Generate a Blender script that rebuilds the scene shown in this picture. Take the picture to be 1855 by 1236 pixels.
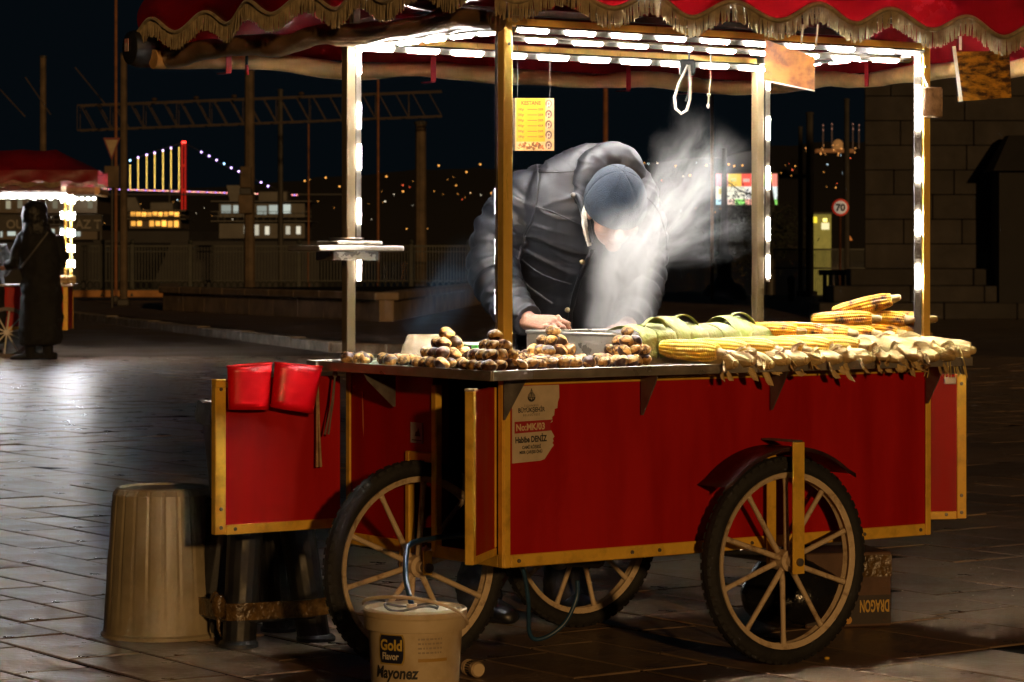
import bpy, bmesh, math, random
from mathutils import Vector, Matrix, noise as mnoise
R = math.radians
random.seed(7)
scn = bpy.context.scene
C = scn.collection
for o in list(bpy.data.objects):
    bpy.data.objects.remove(o)

# ---------------------------------------------------------------- camera, sky, street light, exposure
EYE, FPX, HX, HY = 1.2, 5000.0, 927.5, 469.0        # eye height, focal length in photo pixels, horizon point
cd = bpy.data.cameras.new('camera'); cam = bpy.data.objects.new('camera', cd); C.objects.link(cam)
cam.location = (0, 0, EYE); cam.rotation_euler = (R(90), 0, 0)
cd.sensor_fit = 'HORIZONTAL'; cd.sensor_width = 36.0; cd.lens = FPX / 1855.0 * 36.0
cd.shift_y = -(618.0 - HY) / 1855.0
cd.clip_start = 0.2; cd.clip_end = 30000
cd.dof.use_dof = True; cd.dof.focus_distance = 8.0; cd.dof.aperture_fstop = 15
scn.camera = cam
w = bpy.data.worlds.new('World'); scn.world = w; w.use_nodes = True
nt = w.node_tree
bg = nt.nodes['Background']
# clear city night: an even, very dim blue-green sky
bg.inputs[0].default_value = (0.36, 0.70, 1.0, 1); bg.inputs[1].default_value = 0.0036
sd = bpy.data.lights.new('street_light', 'SUN'); sun = bpy.data.objects.new('street_light', sd); C.objects.link(sun)
sd.energy = 0.85; sd.angle = R(1.6); sd.color = (1.0, 0.57, 0.22)
SUNV = Vector((-0.25, 0.94, -0.16))
sun.rotation_euler = SUNV.to_track_quat('-Z', 'Y').to_euler(); sun.location = (3, -5, 6)
vs = scn.view_settings
scn.display_settings.display_device = 'sRGB'
vs.view_transform = 'Standard'; vs.look = 'None'; vs.exposure = 0.15; vs.gamma = 1.0; vs.use_curve_mapping = False
cy = scn.cycles
cy.use_denoising = True
try: cy.denoiser = 'OPENIMAGEDENOISE'
except Exception: pass
cy.max_bounces = 6; cy.diffuse_bounces = 3; cy.glossy_bounces = 3; cy.transmission_bounces = 4; cy.volume_bounces = 1
cy.transparent_max_bounces = 8; cy.sample_clamp_indirect = 4.0; cy.sample_clamp_direct = 0.0
cy.volume_step_rate = 1.5; cy.volume_max_steps = 128; cy.caustics_reflective = False; cy.caustics_refractive = False

# ---------------------------------------------------------------- helpers
def Wp(px, py, Y): return Vector(((px - HX) / FPX * Y, Y, EYE + (HY - py) / FPX * Y))
C0 = Vector((-0.023, 7.692, 0.0)); TH = R(35.2)
UA = Vector((math.cos(TH), math.sin(TH), 0)); VA = Vector((-math.sin(TH), math.cos(TH), 0))
def P(a, b, z=0.0): return C0 + UA * a + VA * b + Vector((0, 0, z))
def loc_ab(p): d = p - C0; return (d.dot(UA), d.dot(VA), p.z)

class MB:
    def __init__(s): s.v = []; s.f = []; s.m = []
    def add(s, vs, fs, mi=0, M=None):
        n = len(s.v)
        s.v += [tuple((M @ Vector(p)) if M is not None else p) for p in vs]
        s.f += [tuple(i + n for i in f) for f in fs]; s.m += [mi] * len(fs)
        return s
    def box(s, x0, x1, y0, y1, z0, z1, bev=0.0, mi=0, M=None):
        x0, x1 = min(x0, x1), max(x0, x1); y0, y1 = min(y0, y1), max(y0, y1); z0, z1 = min(z0, z1), max(z0, z1)
        if bev <= 0:
            vs = [(x, y, z) for z in (z0, z1) for y in (y0, y1) for x in (x0, x1)]
            return s.add(vs, [(0,2,3,1),(4,5,7,6),(0,1,5,4),(2,6,7,3),(0,4,6,2),(1,3,7,5)], mi, M)
        c = ((x0+x1)/2, (y0+y1)/2, (z0+z1)/2); h = ((x1-x0)/2, (y1-y0)/2, (z1-z0)/2)
        bev = min(bev, min(h) * 0.9)
        vs = []; idx = {}
        for sx in (-1, 1):
            for sy in (-1, 1):
                for sz in (-1, 1):
                    sg = (sx, sy, sz)
                    for ax in range(3):
                        idx[(sg, ax)] = len(vs)
                        vs.append(tuple(c[k] + sg[k] * (h[k] if k == ax else h[k] - bev) for k in range(3)))
        fs = []
        for ax in range(3):
            o1, o2 = (ax + 1) % 3, (ax + 2) % 3
            for sg in (-1, 1):
                q = []
                for (p1, p2) in ((-1,-1),(1,-1),(1,1),(-1,1)):
                    t = [0,0,0]; t[ax] = sg; t[o1] = p1; t[o2] = p2; q.append(idx[(tuple(t), ax)])
                fs.append(tuple(q if sg > 0 else q[::-1]))
            for p1 in (-1, 1):
                for p2 in (-1, 1):
                    t = [0,0,0]; t[o1] = p1; t[o2] = p2
                    ta = list(t); ta[ax] = -1; tb = list(t); tb[ax] = 1
                    q = [idx[(tuple(ta), o1)], idx[(tuple(tb), o1)], idx[(tuple(tb), o2)], idx[(tuple(ta), o2)]]
                    fs.append(tuple(q if p1 * p2 > 0 else q[::-1]))
        for sx in (-1, 1):
            for sy in (-1, 1):
                for sz in (-1, 1):
                    q = [idx[((sx,sy,sz), k)] for k in range(3)]
                    fs.append(tuple(q if sx*sy*sz > 0 else q[::-1]))
        return s.add(vs, fs, mi, M)
    def bar(s, p0, p1, wd, th, nrm=(0,0,1), mi=0, bev=0.0):
        p0 = Vector(p0); p1 = Vector(p1); d = (p1 - p0); L = d.length; d.normalize()
        n = Vector(nrm); n = (n - d * n.dot(d)); n.normalize(); c = n.cross(d)
        M = Matrix(((d.x, c.x, n.x, p0.x), (d.y, c.y, n.y, p0.y), (d.z, c.z, n.z, p0.z), (0,0,0,1)))
        return s.box(0, L, -wd/2, wd/2, -th/2, th/2, bev, mi, M)
    def tube(s, pts, rad, n=8, mi=0, caps=True, flat=None, closed=False):
        pts = [Vector(p) for p in pts]; N = len(pts)
        rad = rad if isinstance(rad, (list, tuple)) else [rad] * N
        vs = []; up = None
        for i, p in enumerate(pts):
            if closed: t = pts[(i+1) % N] - pts[i-1]
            else: t = pts[min(i+1, N-1)] - pts[max(i-1, 0)]
            t = t.normalized() if t.length > 1e-9 else Vector((0,0,1))
            if up is None:
                up = Vector((0,0,1)) if abs(t.z) < 0.9 else Vector((1,0,0))
            up = up - t * up.dot(t)
            if up.length < 1e-6: up = t.orthogonal()
            up.normalize(); sd = t.cross(up)
            for k in range(n):
                an = 2 * math.pi * k / n
                vs.append(tuple(p + (up * math.sin(an) * (flat or 1.0) + sd * math.cos(an)) * rad[i]))
        fs = []
        for i in range(N if closed else N - 1):
            j = (i + 1) % N
            for k in range(n):
                k2 = (k + 1) % n
                fs.append((i*n+k, i*n+k2, j*n+k2, j*n+k))
        if caps and not closed:
            fs.append(tuple(range(n))[::-1]); fs.append(tuple((N-1)*n + k for k in range(n)))
        return s.add(vs, fs, mi)
    def lathe(s, prof, n=24, mi=0, M=None, a0=0.0, a1=2*math.pi):
        full = abs(a1 - a0 - 2*math.pi) < 1e-6; cols = n if full else n + 1
        vs = []; N = len(prof)
        for k in range(cols):
            an = a0 + (a1 - a0) * k / n
            for (r, z) in prof: vs.append((r*math.cos(an), r*math.sin(an), z))
        fs = []
        for k in range(n):
            k2 = (k + 1) % cols
            for i in range(N - 1):
                fs.append((k*N+i, k2*N+i, k2*N+i+1, k*N+i+1))
        return s.add(vs, fs, mi, M)
    def cyl(s, p0, p1, r0, r1=None, n=12, mi=0): return s.tube([p0, p1], [r0, r0 if r1 is None else r1], n, mi)
    def sphere(s, c, r, nu=12, nv=8, mi=0, M=None):
        if not isinstance(r, (tuple, list)): r = (r, r, r)
        vs = [(c[0], c[1], c[2] - r[2])]
        for i in range(1, nv):
            ph = math.pi * i / nv - math.pi/2
            for k in range(nu):
                an = 2*math.pi*k/nu
                vs.append((c[0]+r[0]*math.cos(ph)*math.cos(an), c[1]+r[1]*math.cos(ph)*math.sin(an), c[2]+r[2]*math.sin(ph)))
        vs.append((c[0], c[1], c[2] + r[2])); top = len(vs) - 1
        fs = []
        for k in range(nu):
            k2 = (k+1) % nu
            fs.append((0, 1+k2, 1+k))
            for i in range(nv - 2):
                b = 1 + i*nu; fs.append((b+k, b+k2, b+nu+k2, b+nu+k))
            fs.append((1+(nv-2)*nu+k, 1+(nv-2)*nu+k2, top))
        return s.add(vs, fs, mi, M)
    def prism(s, poly, d0, d1, mi=0, M=None):      # polygon in xz, extruded along y from d0 to d1
        n = len(poly)
        vs = [(x, d0, z) for x, z in poly] + [(x, d1, z) for x, z in poly]
        fs = [tuple(range(n)), tuple(range(n, 2*n))[::-1]]
        for i in range(n):
            j = (i+1) % n; fs.append((i, n+i, n+j, j))
        return s.add(vs, fs, mi, M)
    def grid(s, rows, mi=0):                        # rows: list of lists of points
        n = len(rows[0]); vs = [tuple(p) for r in rows for p in r]; fs = []
        for i in range(len(rows)-1):
            for k in range(n-1): fs.append((i*n+k, i*n+k+1, (i+1)*n+k+1, (i+1)*n+k))
        return s.add(vs, fs, mi)
    def loft(s, secs, n=20, mi=0):                  # secs: (centre, vector x half-axis, vector y half-axis)
        vs = []; N = len(secs)
        for (c, ax, ay) in secs:
            for k in range(n):
                an = 2*math.pi*k/n; vs.append(tuple(c + ax*math.cos(an) + ay*math.sin(an)))
        fs = [tuple(range(n))[::-1], tuple((N-1)*n+k for k in range(n))]
        for i in range(N-1):
            for k in range(n):
                k2 = (k+1) % n; fs.append((i*n+k, i*n+k2, (i+1)*n+k2, (i+1)*n+k))
        return s.add(vs, fs, mi)
    def mesh(s, name, mats, smooth=None, recalc=True):
        me = bpy.data.meshes.new(name); me.from_pydata(s.v, [], s.f)
        for m in (mats if isinstance(mats, (list, tuple)) else [mats]): me.materials.append(m)
        if any(s.m): me.polygons.foreach_set('material_index', s.m)
        if recalc:
            bm = bmesh.new(); bm.from_mesh(me); bmesh.ops.recalc_face_normals(bm, faces=bm.faces[:]); bm.to_mesh(me); bm.free()
        if smooth is not None:
            me.polygons.foreach_set('use_smooth', [True] * len(me.polygons))
            if smooth < 179: me.set_sharp_from_angle(angle=R(smooth))
        me.update(); return me
    def build(s, name, mats, parent=None, loc=None, rot=None, smooth=None, recalc=True):
        return link(name, s.mesh(name, mats, smooth, recalc), parent, loc, rot)

def link(name, me, parent=None, loc=None, rot=None):
    o = bpy.data.objects.new(name, me); C.objects.link(o)
    if parent is not None: o.parent = parent
    if loc is not None: o.location = loc
    if rot is not None: o.rotation_euler = rot
    return o
def tag(o, label, cat, group=None, kind=None):
    o['label'] = label; o['category'] = cat
    if group: o['group'] = group
    if kind: o['kind'] = kind
    return o
def struct(o, label=None):
    o['kind'] = 'structure'
    if label: o['label'] = label
    return o
def stuff(o): o['kind'] = 'stuff'; return o
def thing(name, label, cat, loc=(0,0,0), rotz=0.0, group=None):
    o = bpy.data.objects.new(name, None); C.objects.link(o); o.empty_display_size = 0.05
    o.location = loc; o.rotation_euler = (0, 0, rotz)
    return tag(o, label, cat, group)
def copy_tree(o, parent=None):
    c = o.copy(); C.objects.link(c); c.parent = parent
    for ch in list(o.children): copy_tree(ch, c)
    return c
WS = bpy.data.scenes.new('workbench')      # small side scene so that modifiers and lettering evaluate quickly; removed at the end
def baked(o):
    WS.collection.objects.link(o)
    with bpy.context.temp_override(scene=WS, view_layer=WS.view_layers[0]): dg = bpy.context.evaluated_depsgraph_get()
    out = bpy.data.meshes.new_from_object(o.evaluated_get(dg), depsgraph=dg)
    bpy.data.objects.remove(o); return out
def remesh(mb, voxel, smooth_it=3, name='tmp'):
    me = mb.mesh(name, []); o = bpy.data.objects.new(name, me)
    m = o.modifiers.new('r', 'REMESH'); m.mode = 'VOXEL'; m.voxel_size = voxel; m.use_smooth_shade = True
    if smooth_it:
        q = o.modifiers.new('s', 'SMOOTH'); q.iterations = smooth_it; q.factor = 0.5
    out = baked(o); bpy.data.meshes.remove(me)
    out.polygons.foreach_set('use_smooth', [True] * len(out.polygons))
    return out
def text_mesh(txt, size, mat, bold=0.0, align='LEFT', xs=1.0, shear=0.0, spacing=1.0):
    cu = bpy.data.curves.new('txt', 'FONT'); cu.body = txt; cu.size = size; cu.offset = bold; cu.align_x = align
    cu.shear = shear; cu.space_character = spacing; cu.resolution_u = 3
    me = baked(bpy.data.objects.new('txt', cu)); bpy.data.curves.remove(cu)
    me.transform(Matrix.Diagonal((xs, 1, 1, 1)))
    me.transform(Matrix.Rotation(R(90), 4, 'X'))       # upright: reads in the xz plane from -y
    me.materials.clear(); me.materials.append(mat); return me

# ---------------------------------------------------------------- materials
MATS = {}
def mat(name, col, rough=0.5, metal=0.0, var=0.0, vscale=8.0, bump=0.0, bscale=60.0, rvar=0.0, spec=0.5, coat=0.0,
        sheen=0.0, trans=0.0, col2=None, stretch=(1,1,1), emit=None, estr=0.0, rnd=0.0, sss=0.0, contrast=(0.35, 0.65)):
    if name in MATS: return MATS[name]
    m = bpy.data.materials.new(name); m.use_nodes = True; t = m.node_tree; N = t.nodes; Lk = t.links
    b = N['Principled BSDF']; out = N['Material Output']
    b.inputs['Base Color'].default_value = (*col, 1); b.inputs['Roughness'].default_value = rough; b.inputs['Metallic'].default_value = metal
    b.inputs['Specular IOR Level'].default_value = spec; b.inputs['Coat Weight'].default_value = coat; b.inputs['Coat Roughness'].default_value = 0.15
    b.inputs['Sheen Weight'].default_value = sheen
    if sss: b.inputs['Subsurface Weight'].default_value = sss; b.inputs['Subsurface Radius'].default_value = (0.01, 0.004, 0.002)
    if emit: b.inputs['Emission Color'].default_value = (*emit, 1); b.inputs['Emission Strength'].default_value = estr
    if var or bump or rvar:
        tc = N.new('ShaderNodeTexCoord'); mp = N.new('ShaderNodeMapping'); mp.inputs['Scale'].default_value = stretch
        Lk.new(tc.outputs['Object'], mp.inputs[0])
    if var or rvar or col2:
        nz = N.new('ShaderNodeTexNoise'); nz.inputs['Scale'].default_value = vscale; nz.inputs['Detail'].default_value = 6; nz.inputs['Roughness'].default_value = 0.62
        Lk.new(mp.outputs[0], nz.inputs['Vector'])
        rp = N.new('ShaderNodeMapRange'); rp.inputs[1].default_value = contrast[0]; rp.inputs[2].default_value = contrast[1]
        Lk.new(nz.outputs[0], rp.inputs[0])
        if var or col2:
            mx = N.new('ShaderNodeMix'); mx.data_type = 'RGBA'
            lo = col2 if col2 else tuple(c * (1 - var) for c in col); hi = col if col2 else tuple(min(1, c * (1 + var)) for c in col)
            mx.inputs[6].default_value = (*lo, 1); mx.inputs[7].default_value = (*hi, 1)
            Lk.new(rp.outputs[0], mx.inputs[0]); last = mx.outputs[2]
            if rnd:
                oi = N.new('ShaderNodeObjectInfo'); mr = N.new('ShaderNodeMapRange'); mr.inputs[3].default_value = 1 - rnd; mr.inputs[4].default_value = 1 + rnd
                Lk.new(oi.outputs['Random'], mr.inputs[0])
                hv = N.new('ShaderNodeHueSaturation'); Lk.new(mr.outputs[0], hv.inputs['Value']); Lk.new(last, hv.inputs['Color']); last = hv.outputs[0]
            Lk.new(last, b.inputs['Base Color'])
        if rvar:
            rr = N.new('ShaderNodeMapRange'); rr.inputs[3].default_value = max(0.03, rough - rvar); rr.inputs[4].default_value = min(1, rough + rvar)
            Lk.new(rp.outputs[0], rr.inputs[0]); Lk.new(rr.outputs[0], b.inputs['Roughness'])
    if bump:
        n2 = N.new('ShaderNodeTexNoise'); n2.inputs['Scale'].default_value = bscale; n2.inputs['Detail'].default_value = 4
        Lk.new(mp.outputs[0], n2.inputs['Vector'])
        bp = N.new('ShaderNodeBump'); bp.inputs['Strength'].default_value = bump; bp.inputs['Distance'].default_value = 0.01
        Lk.new(n2.outputs[0], bp.inputs['Height']); Lk.new(bp.outputs[0], b.inputs['Normal'])
    if trans:
        tl = N.new('ShaderNodeBsdfTranslucent'); tl.inputs[0].default_value = (*col, 1)
        ms = N.new('ShaderNodeMixShader'); ms.inputs[0].default_value = trans
        Lk.new(b.outputs[0], ms.inputs[1]); Lk.new(tl.outputs[0], ms.inputs[2]); Lk.new(ms.outputs[0], out.inputs[0])
    MATS[name] = m; return m
def emis(name, col, st):
    if name in MATS: return MATS[name]
    m = bpy.data.materials.new(name); m.use_nodes = True; t = m.node_tree
    for n in list(t.nodes): t.nodes.remove(n)
    e = t.nodes.new('ShaderNodeEmission'); e.inputs[0].default_value = (*col, 1); e.inputs[1].default_value = st
    o = t.nodes.new('ShaderNodeOutputMaterial'); t.links.new(e.outputs[0], o.inputs[0]); MATS[name] = m; return m

m_red = mat('red_enamel', (0.42, 0.0028, 0.0012), 0.48, var=0.1, vscale=7, rvar=0.15, bump=0.10, bscale=4, spec=0.3, col2=(0.27, 0.0030, 0.0016), stretch=(1,1,0.16), contrast=(0.25,0.62))
m_gold = mat('yellow_anodised_trim', (0.80, 0.47, 0.05), 0.36, 0.12, var=0.22, vscale=14, rvar=0.14, bump=0.06, bscale=60, col2=(0.42, 0.23, 0.03), contrast=(0.22, 0.52))
m_postb = mat('darkened_brass', (0.15, 0.11, 0.055), 0.45, 0.25, var=0.18, vscale=7, rvar=0.12, stretch=(1,1,0.15))  # same brass as the front posts, colour darkened to offset the close LEDs
m_goldp = mat('brass_post', (0.84, 0.53, 0.11), 0.36, 0.15, var=0.18, vscale=7, rvar=0.12, stretch=(1,1,0.15))  # front posts' copy of the brass, colour lightened to look street-lit
m_steel = mat('worn_steel', (0.36, 0.32, 0.27), 0.36, 0.6, var=0.25, vscale=6, rvar=0.14, bump=0.05, bscale=90)
m_dsteel = mat('dull_steel', (0.20, 0.18, 0.16), 0.5, 0.7, var=0.3, vscale=12, rvar=0.15)
m_alu = mat('aluminium_channel', (0.62, 0.60, 0.56), 0.3, 0.9, var=0.1, vscale=20)
m_chan = mat('dull_channel', (0.050, 0.040, 0.028), 0.6, 0.3, var=0.2, vscale=20)
m_led = emis('lit_diode', (1.0, 0.95, 0.88), 430.0)
m_black = mat('black_plastic', (0.012, 0.012, 0.013), 0.42, var=0.3, vscale=14, rvar=0.12)
m_dark = mat('dark_interior', (0.02, 0.017, 0.015), 0.8, var=0.3, vscale=6)
m_tyre = mat('tyre_rubber', (0.011, 0.010, 0.009), 0.78, var=0.35, vscale=25, bump=0.25, bscale=90)
m_wood = mat('cream_painted_spoke', (0.56, 0.43, 0.27), 0.55, var=0.4, vscale=35, rvar=0.15, bump=0.12, bscale=140, col2=(0.26, 0.16, 0.08), contrast=(0.28, 0.48))
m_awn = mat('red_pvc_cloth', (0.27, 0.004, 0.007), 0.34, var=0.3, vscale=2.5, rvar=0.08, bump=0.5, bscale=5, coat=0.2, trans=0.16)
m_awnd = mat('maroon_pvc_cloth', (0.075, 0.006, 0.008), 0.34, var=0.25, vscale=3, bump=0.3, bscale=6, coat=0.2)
m_tan = mat('tan_pvc_roll', (0.66, 0.38, 0.15), 0.33, var=0.3, vscale=5, bump=0.5, bscale=9, coat=0.35, stretch=(0.5,2,2))
m_fringe = mat('khaki_fringe', (0.38, 0.29, 0.16), 0.75, var=0.35, vscale=30, sheen=0.2, trans=0.15)
m_strap = mat('red_strap', (0.5, 0.02, 0.03), 0.5, var=0.2, vscale=20)
m_wht = mat('white_plastic', (0.62, 0.58, 0.50), 0.42, var=0.18, vscale=7, rvar=0.1, bump=0.04, bscale=50)
m_cream = mat('cream_plastic', (0.30, 0.25, 0.16), 0.45, var=0.22, vscale=5, rvar=0.12, bump=0.06, bscale=40)
m_redp = mat('red_plastic', (0.92, 0.006, 0.012), 0.3, var=0.05, vscale=9, coat=0.2, trans=0.45)
m_blue_hose = mat('blue_hose', (0.015, 0.05, 0.10), 0.35, var=0.2, vscale=30)
m_skin = mat('skin', (0.36, 0.185, 0.125), 0.5, var=0.14, vscale=30, bump=0.15, bscale=160, sss=0.12, rnd=0.0)
m_print_blk = mat('black_print', (0.02, 0.02, 0.02), 0.6)
m_print_red = mat('red_print', (0.33, 0.015, 0.02), 0.6)
m_paper = mat('aged_paper', (0.52, 0.42, 0.29), 0.75, var=0.12, vscale=14, bump=0.05, bscale=60)

# ================================================================ SETTING: ground, paving, water, hills
m_ground = mat('dark_joint_sand', (0.007, 0.006, 0.005), 0.95, var=0.4, vscale=3, bump=0.3, bscale=40, spec=0.1)
m_farpave = mat('far_paving', (0.12, 0.09, 0.065), 0.55, var=0.4, vscale=0.9, rvar=0.15, bump=0.15, bscale=8)
m_paver = mat('granite_paver', (0.205, 0.140, 0.088), 0.36, var=0.45, vscale=4.5, rvar=0.18, bump=0.35, bscale=38, rnd=0.34, spec=0.5, contrast=(0.25, 0.75))
m_water = mat('night_water', (0.004, 0.007, 0.010), 0.12, bump=0.25, bscale=0.5)
m_hill = mat('dark_hillside', (0.0035, 0.0035, 0.004), 0.95, var=0.4, vscale=0.004)
struct(MB().add([(-400,-30,-0.004),(400,-30,-0.004),(400,92,-0.004),(-400,92,-0.004)], [(0,1,2,3)]).build('ground', m_ground))
ground = bpy.data.objects['ground']
struct(MB().add([(-3000,92,-1.2),(3000,92,-1.2),(6000,9000,-1.2),(-6000,9000,-1.2)], [(0,1,2,3)]).build('water', m_water))
mb = MB().box(-400, 400, 91.4, 92, -1.3, -0.0075)
struct(mb.build('quay_edge', m_farpave))
# pavers, aligned with the cart: rows run along VA
pav = []
def in_view(p, mx=110):
    if p.y < 6.9: return False
    px = HX + p.x / p.y * FPX; py = HY + EYE / p.y * FPX
    return -mx < px < 1855 + mx and py < 1300
rows = []
a = -14.0
while a < 26.0:
    wdt = 0.255 if a < 1.15 else 0.40
    rows.append((a, wdt)); a += wdt
rp = random.Random(3)
for i, (a, wdt) in enumerate(rows):
    ln = 0.51 if wdt < 0.3 else 0.60
    b = -14.0 + (i % 2) * ln * 0.5 + rp.uniform(-0.06, 0.06)
    while b < 34:
        L_ = ln + rp.uniform(-0.06, 0.06)
        c = P(a + wdt/2, b + L_/2)
        if 6.9 < c.y < 34 and in_view(c): pav.append((c.y, a, b, wdt, L_))
        b += L_
pav.sort()
def paver_box(mb, a0, a1, b0, b1, z, M=None, tilt=(0,0)):
    g = 0.0070; bv = 0.003; x0, x1, y0, y1 = a0+g, a1-g, b0+g, b1-g
    cx, cy_ = (x0+x1)/2, (y0+y1)/2
    zt = lambda x, y: z + (x-cx)*tilt[0] + (y-cy_)*tilt[1]
    vs = [(x0,y0,-0.019),(x1,y0,-0.019),(x1,y1,-0.019),(x0,y1,-0.019),
          (x0,y0,zt(x0,y0)-0.002),(x1,y0,zt(x1,y0)-0.002),(x1,y1,zt(x1,y1)-0.002),(x0,y1,zt(x0,y1)-0.002),
          (x0+bv,y0+bv,zt(x0,y0)),(x1-bv,y0+bv,zt(x1,y0)),(x1-bv,y1-bv,zt(x1,y1)),(x0+bv,y1-bv,zt(x0,y1))]
    fs = [(8,9,10,11)]
    for k in range(4):
        j = (k+1) % 4; fs += [(k, j, 4+j, 4+k), (4+k, 4+j, 8+j, 8+k)]
    mb.add(vs, fs, 0, M)
shared = {}
rest = MB()
MC = Matrix.Translation(C0) @ Matrix.Rotation(TH, 4, 'Z')
for n, (y_, a, b, wd, L_) in enumerate(pav):
    tl = (rp.gauss(0, 0.0065), rp.gauss(0, 0.0055)); zz = rp.gauss(0, 0.0006)
    if n < 300:
        key = (wd > 0.3, round(L_, 2))
        if key not in shared:
            q = MB(); paver_box(q, -wd/2, wd/2, -round(L_,2)/2, round(L_,2)/2, 0.0); shared[key] = q.mesh('paver', m_paver)
        o = link('paver', shared[key], ground, P(a + wd/2, b + L_/2, zz), (tl[1], -tl[0], TH))
    else: paver_box(rest, a, a+wd, b, b+L_, zz, MC, tl)
stuff(rest.build('far_paver_rows', m_paver, ground))
struct(MB().add([(-60,33.2,-0.0012),(60,33.2,-0.0012),(60,91.5,-0.0012),(-60,91.5,-0.0012)], [(0,1,2,3)]).build('far_pavement', m_farpave))
# raised kerb and pavement on the left middle distance
m_kerb = mat('kerb_stone', (0.25, 0.21, 0.165), 0.7, var=0.4, vscale=5, bump=0.3, bscale=25)
kA, kB, kC = Vector((-9.0, 56.0, 0)), Vector((-2.25, 35.5, 0)), Vector((3.0, 30.0, 0))
mb = MB(); top = 0.13
mb.add([tuple(kA+Vector((0.3,0,top))), tuple(kB+Vector((0.3,0.1,top))), tuple(kC+Vector((0.2,0.3,top))), (5.2,44,top), (6.2,90,top), (-9,90,top)], [(0,1,2,3,4,5)])
struct(mb.build('raised_pavement', mat('brown_pavement', (0.11,0.072,0.048), 0.6, var=0.4, vscale=1.4, rvar=0.15, bump=0.2, bscale=12)))
kerb = thing('kerb', 'long pale stone kerb edging the raised pavement behind the cart', 'kerb', (0,0,0))
for s0, s1 in ((kA, kB), (kB, kC)):
    d = (s1 - s0); nseg = int(d.length / 1.0)
    for i in range(nseg):
        p0 = s0 + d * (i/nseg); p1 = s0 + d * ((i+1)/nseg) - d.normalized()*0.02
        h = 0.145 + rp.uniform(-0.01, 0.01)
        MB().bar(p0 + Vector((0,0,h/2-0.02)), p1 + Vector((0,0,h/2-0.02)), 0.22, h+0.02, (0,0,1), 0, 0.015).build('kerb_stone', m_kerb, kerb)
# hills across the water
def hill(name, pts, Y, m, depth=500):
    mb = MB(); top = [Wp(px, py, Y) for px, py in pts]
    fr = [(p.x, p.y, -3) for p in top]; bk = [(p.x*1.05, p.y+depth, p.z) for p in top]
    pr = [(p.x, p.y+20, p.z*0.55) for p in top]
    mb.grid([fr, pr, [tuple(p + Vector((0,120,0))) for p in top], bk])
    return struct(mb.build(name, m, smooth=60))
hp = [(-400,372),(0,362),(150,352),(300,338),(420,330),(560,318),(700,306),(820,298),(930,300),(1060,296),(1200,290),(1330,276),(1420,258),(1500,252),(1600,250),(1800,262),(2300,300)]
hp2 = []
for i in range(len(hp)-1):
    for k in range(5):
        t = k/5; x = hp[i][0]*(1-t)+hp[i+1][0]*t; y = hp[i][1]*(1-t)+hp[i+1][1]*t
        hp2.append((x, y + rp.uniform(-3, 3)))
hill('far_hills', hp2, 3300, m_hill)
# city lights scattered over the hillside: nobody could count them
lr = random.Random(11)
mb = MB()
def dot(mb, p, r, mi):
    mb.add([(p.x-r,p.y,p.z),(p.x+r,p.y,p.z),(p.x,p.y-r,p.z),(p.x,p.y+r,p.z),(p.x,p.y,p.z-r),(p.x,p.y,p.z+r)],
           [(0,2,5),(2,1,5),(1,3,5),(3,0,5),(2,0,4),(1,2,4),(3,1,4),(0,3,4)], mi)
for i in range(170):
    x = lr.uniform(60, 1600)
    top_y = 345 - (x/1600)*85
    y = min(436, top_y + 12 + abs(lr.gauss(0, 55)))
    if x < 640 and lr.random() < 0.35: continue
    Yd = 3255 if y < 400 else 2900
    mi = lr.choice([0,0,0,0,1,1,2,3]); r = lr.choice([0.3,0.35,0.4,0.5,0.75]) * (1.0 if y > 300 else 0.8)
    dot(mb, Wp(x, y, 2880), r * 0.95, mi)
for (x, y) in [(700,270+50),(1280,300),(1330,301),(1375,290),(1310,296),(890,350),(1250,318),(1345,300),(730,347),(795,300),(870,298),(845,312),(1320,298),(560,326),(590,322),(615,338),(552,328)]:
    dot(mb, Wp(x, y, 2880), 1.0, 0)
o = stuff(mb.build('city_lights', [emis('amber_light', (1.0,0.42,0.08), 2.2), emis('white_light', (1,0.85,0.62), 2.6), emis('red_light', (1,0.14,0.05), 2.4), emis('cool_light', (0.7,0.9,1), 3.0)]))
o['label'] = 'scattered amber and white lights of the city on the far hillside'; o['category'] = 'city lights'

# ================================================================ suspension bridge far over the water
YB = 2600.0
m_bt = mat('bridge_steel', (0.03, 0.03, 0.032), 0.6, var=0.2, vscale=0.1)
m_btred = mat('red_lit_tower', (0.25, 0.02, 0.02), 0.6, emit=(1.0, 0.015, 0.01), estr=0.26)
br = thing('suspension_bridge', 'distant lit suspension bridge with a red tower and strings of lights', 'bridge', Wp(333, 352, YB))
B0 = br.location.copy()
rel = lambda px, py, dy=0.0: Wp(px, py, YB) - B0 + Vector((0, dy, 0))
for dx in (-3.2, 2.6):
    mb = MB(); mb.box(rel(333+dx,0).x-0.65, rel(333+dx,0).x+0.65, -2, 2, rel(0,384).z, rel(0,260).z, 0.2)
    mb.build('tower_leg', m_btred, br)
mb = MB()
for py in (262, 300, 345): mb.box(rel(329,0).x, rel(337,0).x, -1.5, 1.5, rel(0,py+2).z, rel(0,py-2).z)
mb.build('tower_crossbeam', m_btred, br)
for dx in (-2, 2):
    mb = MB(); mb.sphere(tuple(rel(333+dx, 258)), 1.0, 8, 6); mb.build('beacon', emis('beacon_red', (1,0.03,0.02), 9.0), br)
mb = MB(); mb.box(rel(100,0).x, rel(620,0).x, -8, 8, -1.0+rel(0,352).z, rel(0,352).z+0.2)
mb.build('deck', m_bt, br)
def cable(pts):
    mb = MB(); mb.tube([rel(x, y) for x, y in pts], 0.28, 5); mb.build('cable', m_bt, br, smooth=60)
cable([(100,335),(160,320),(205,303),(238,290),(270,278),(300,268),(333,258)])
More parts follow.
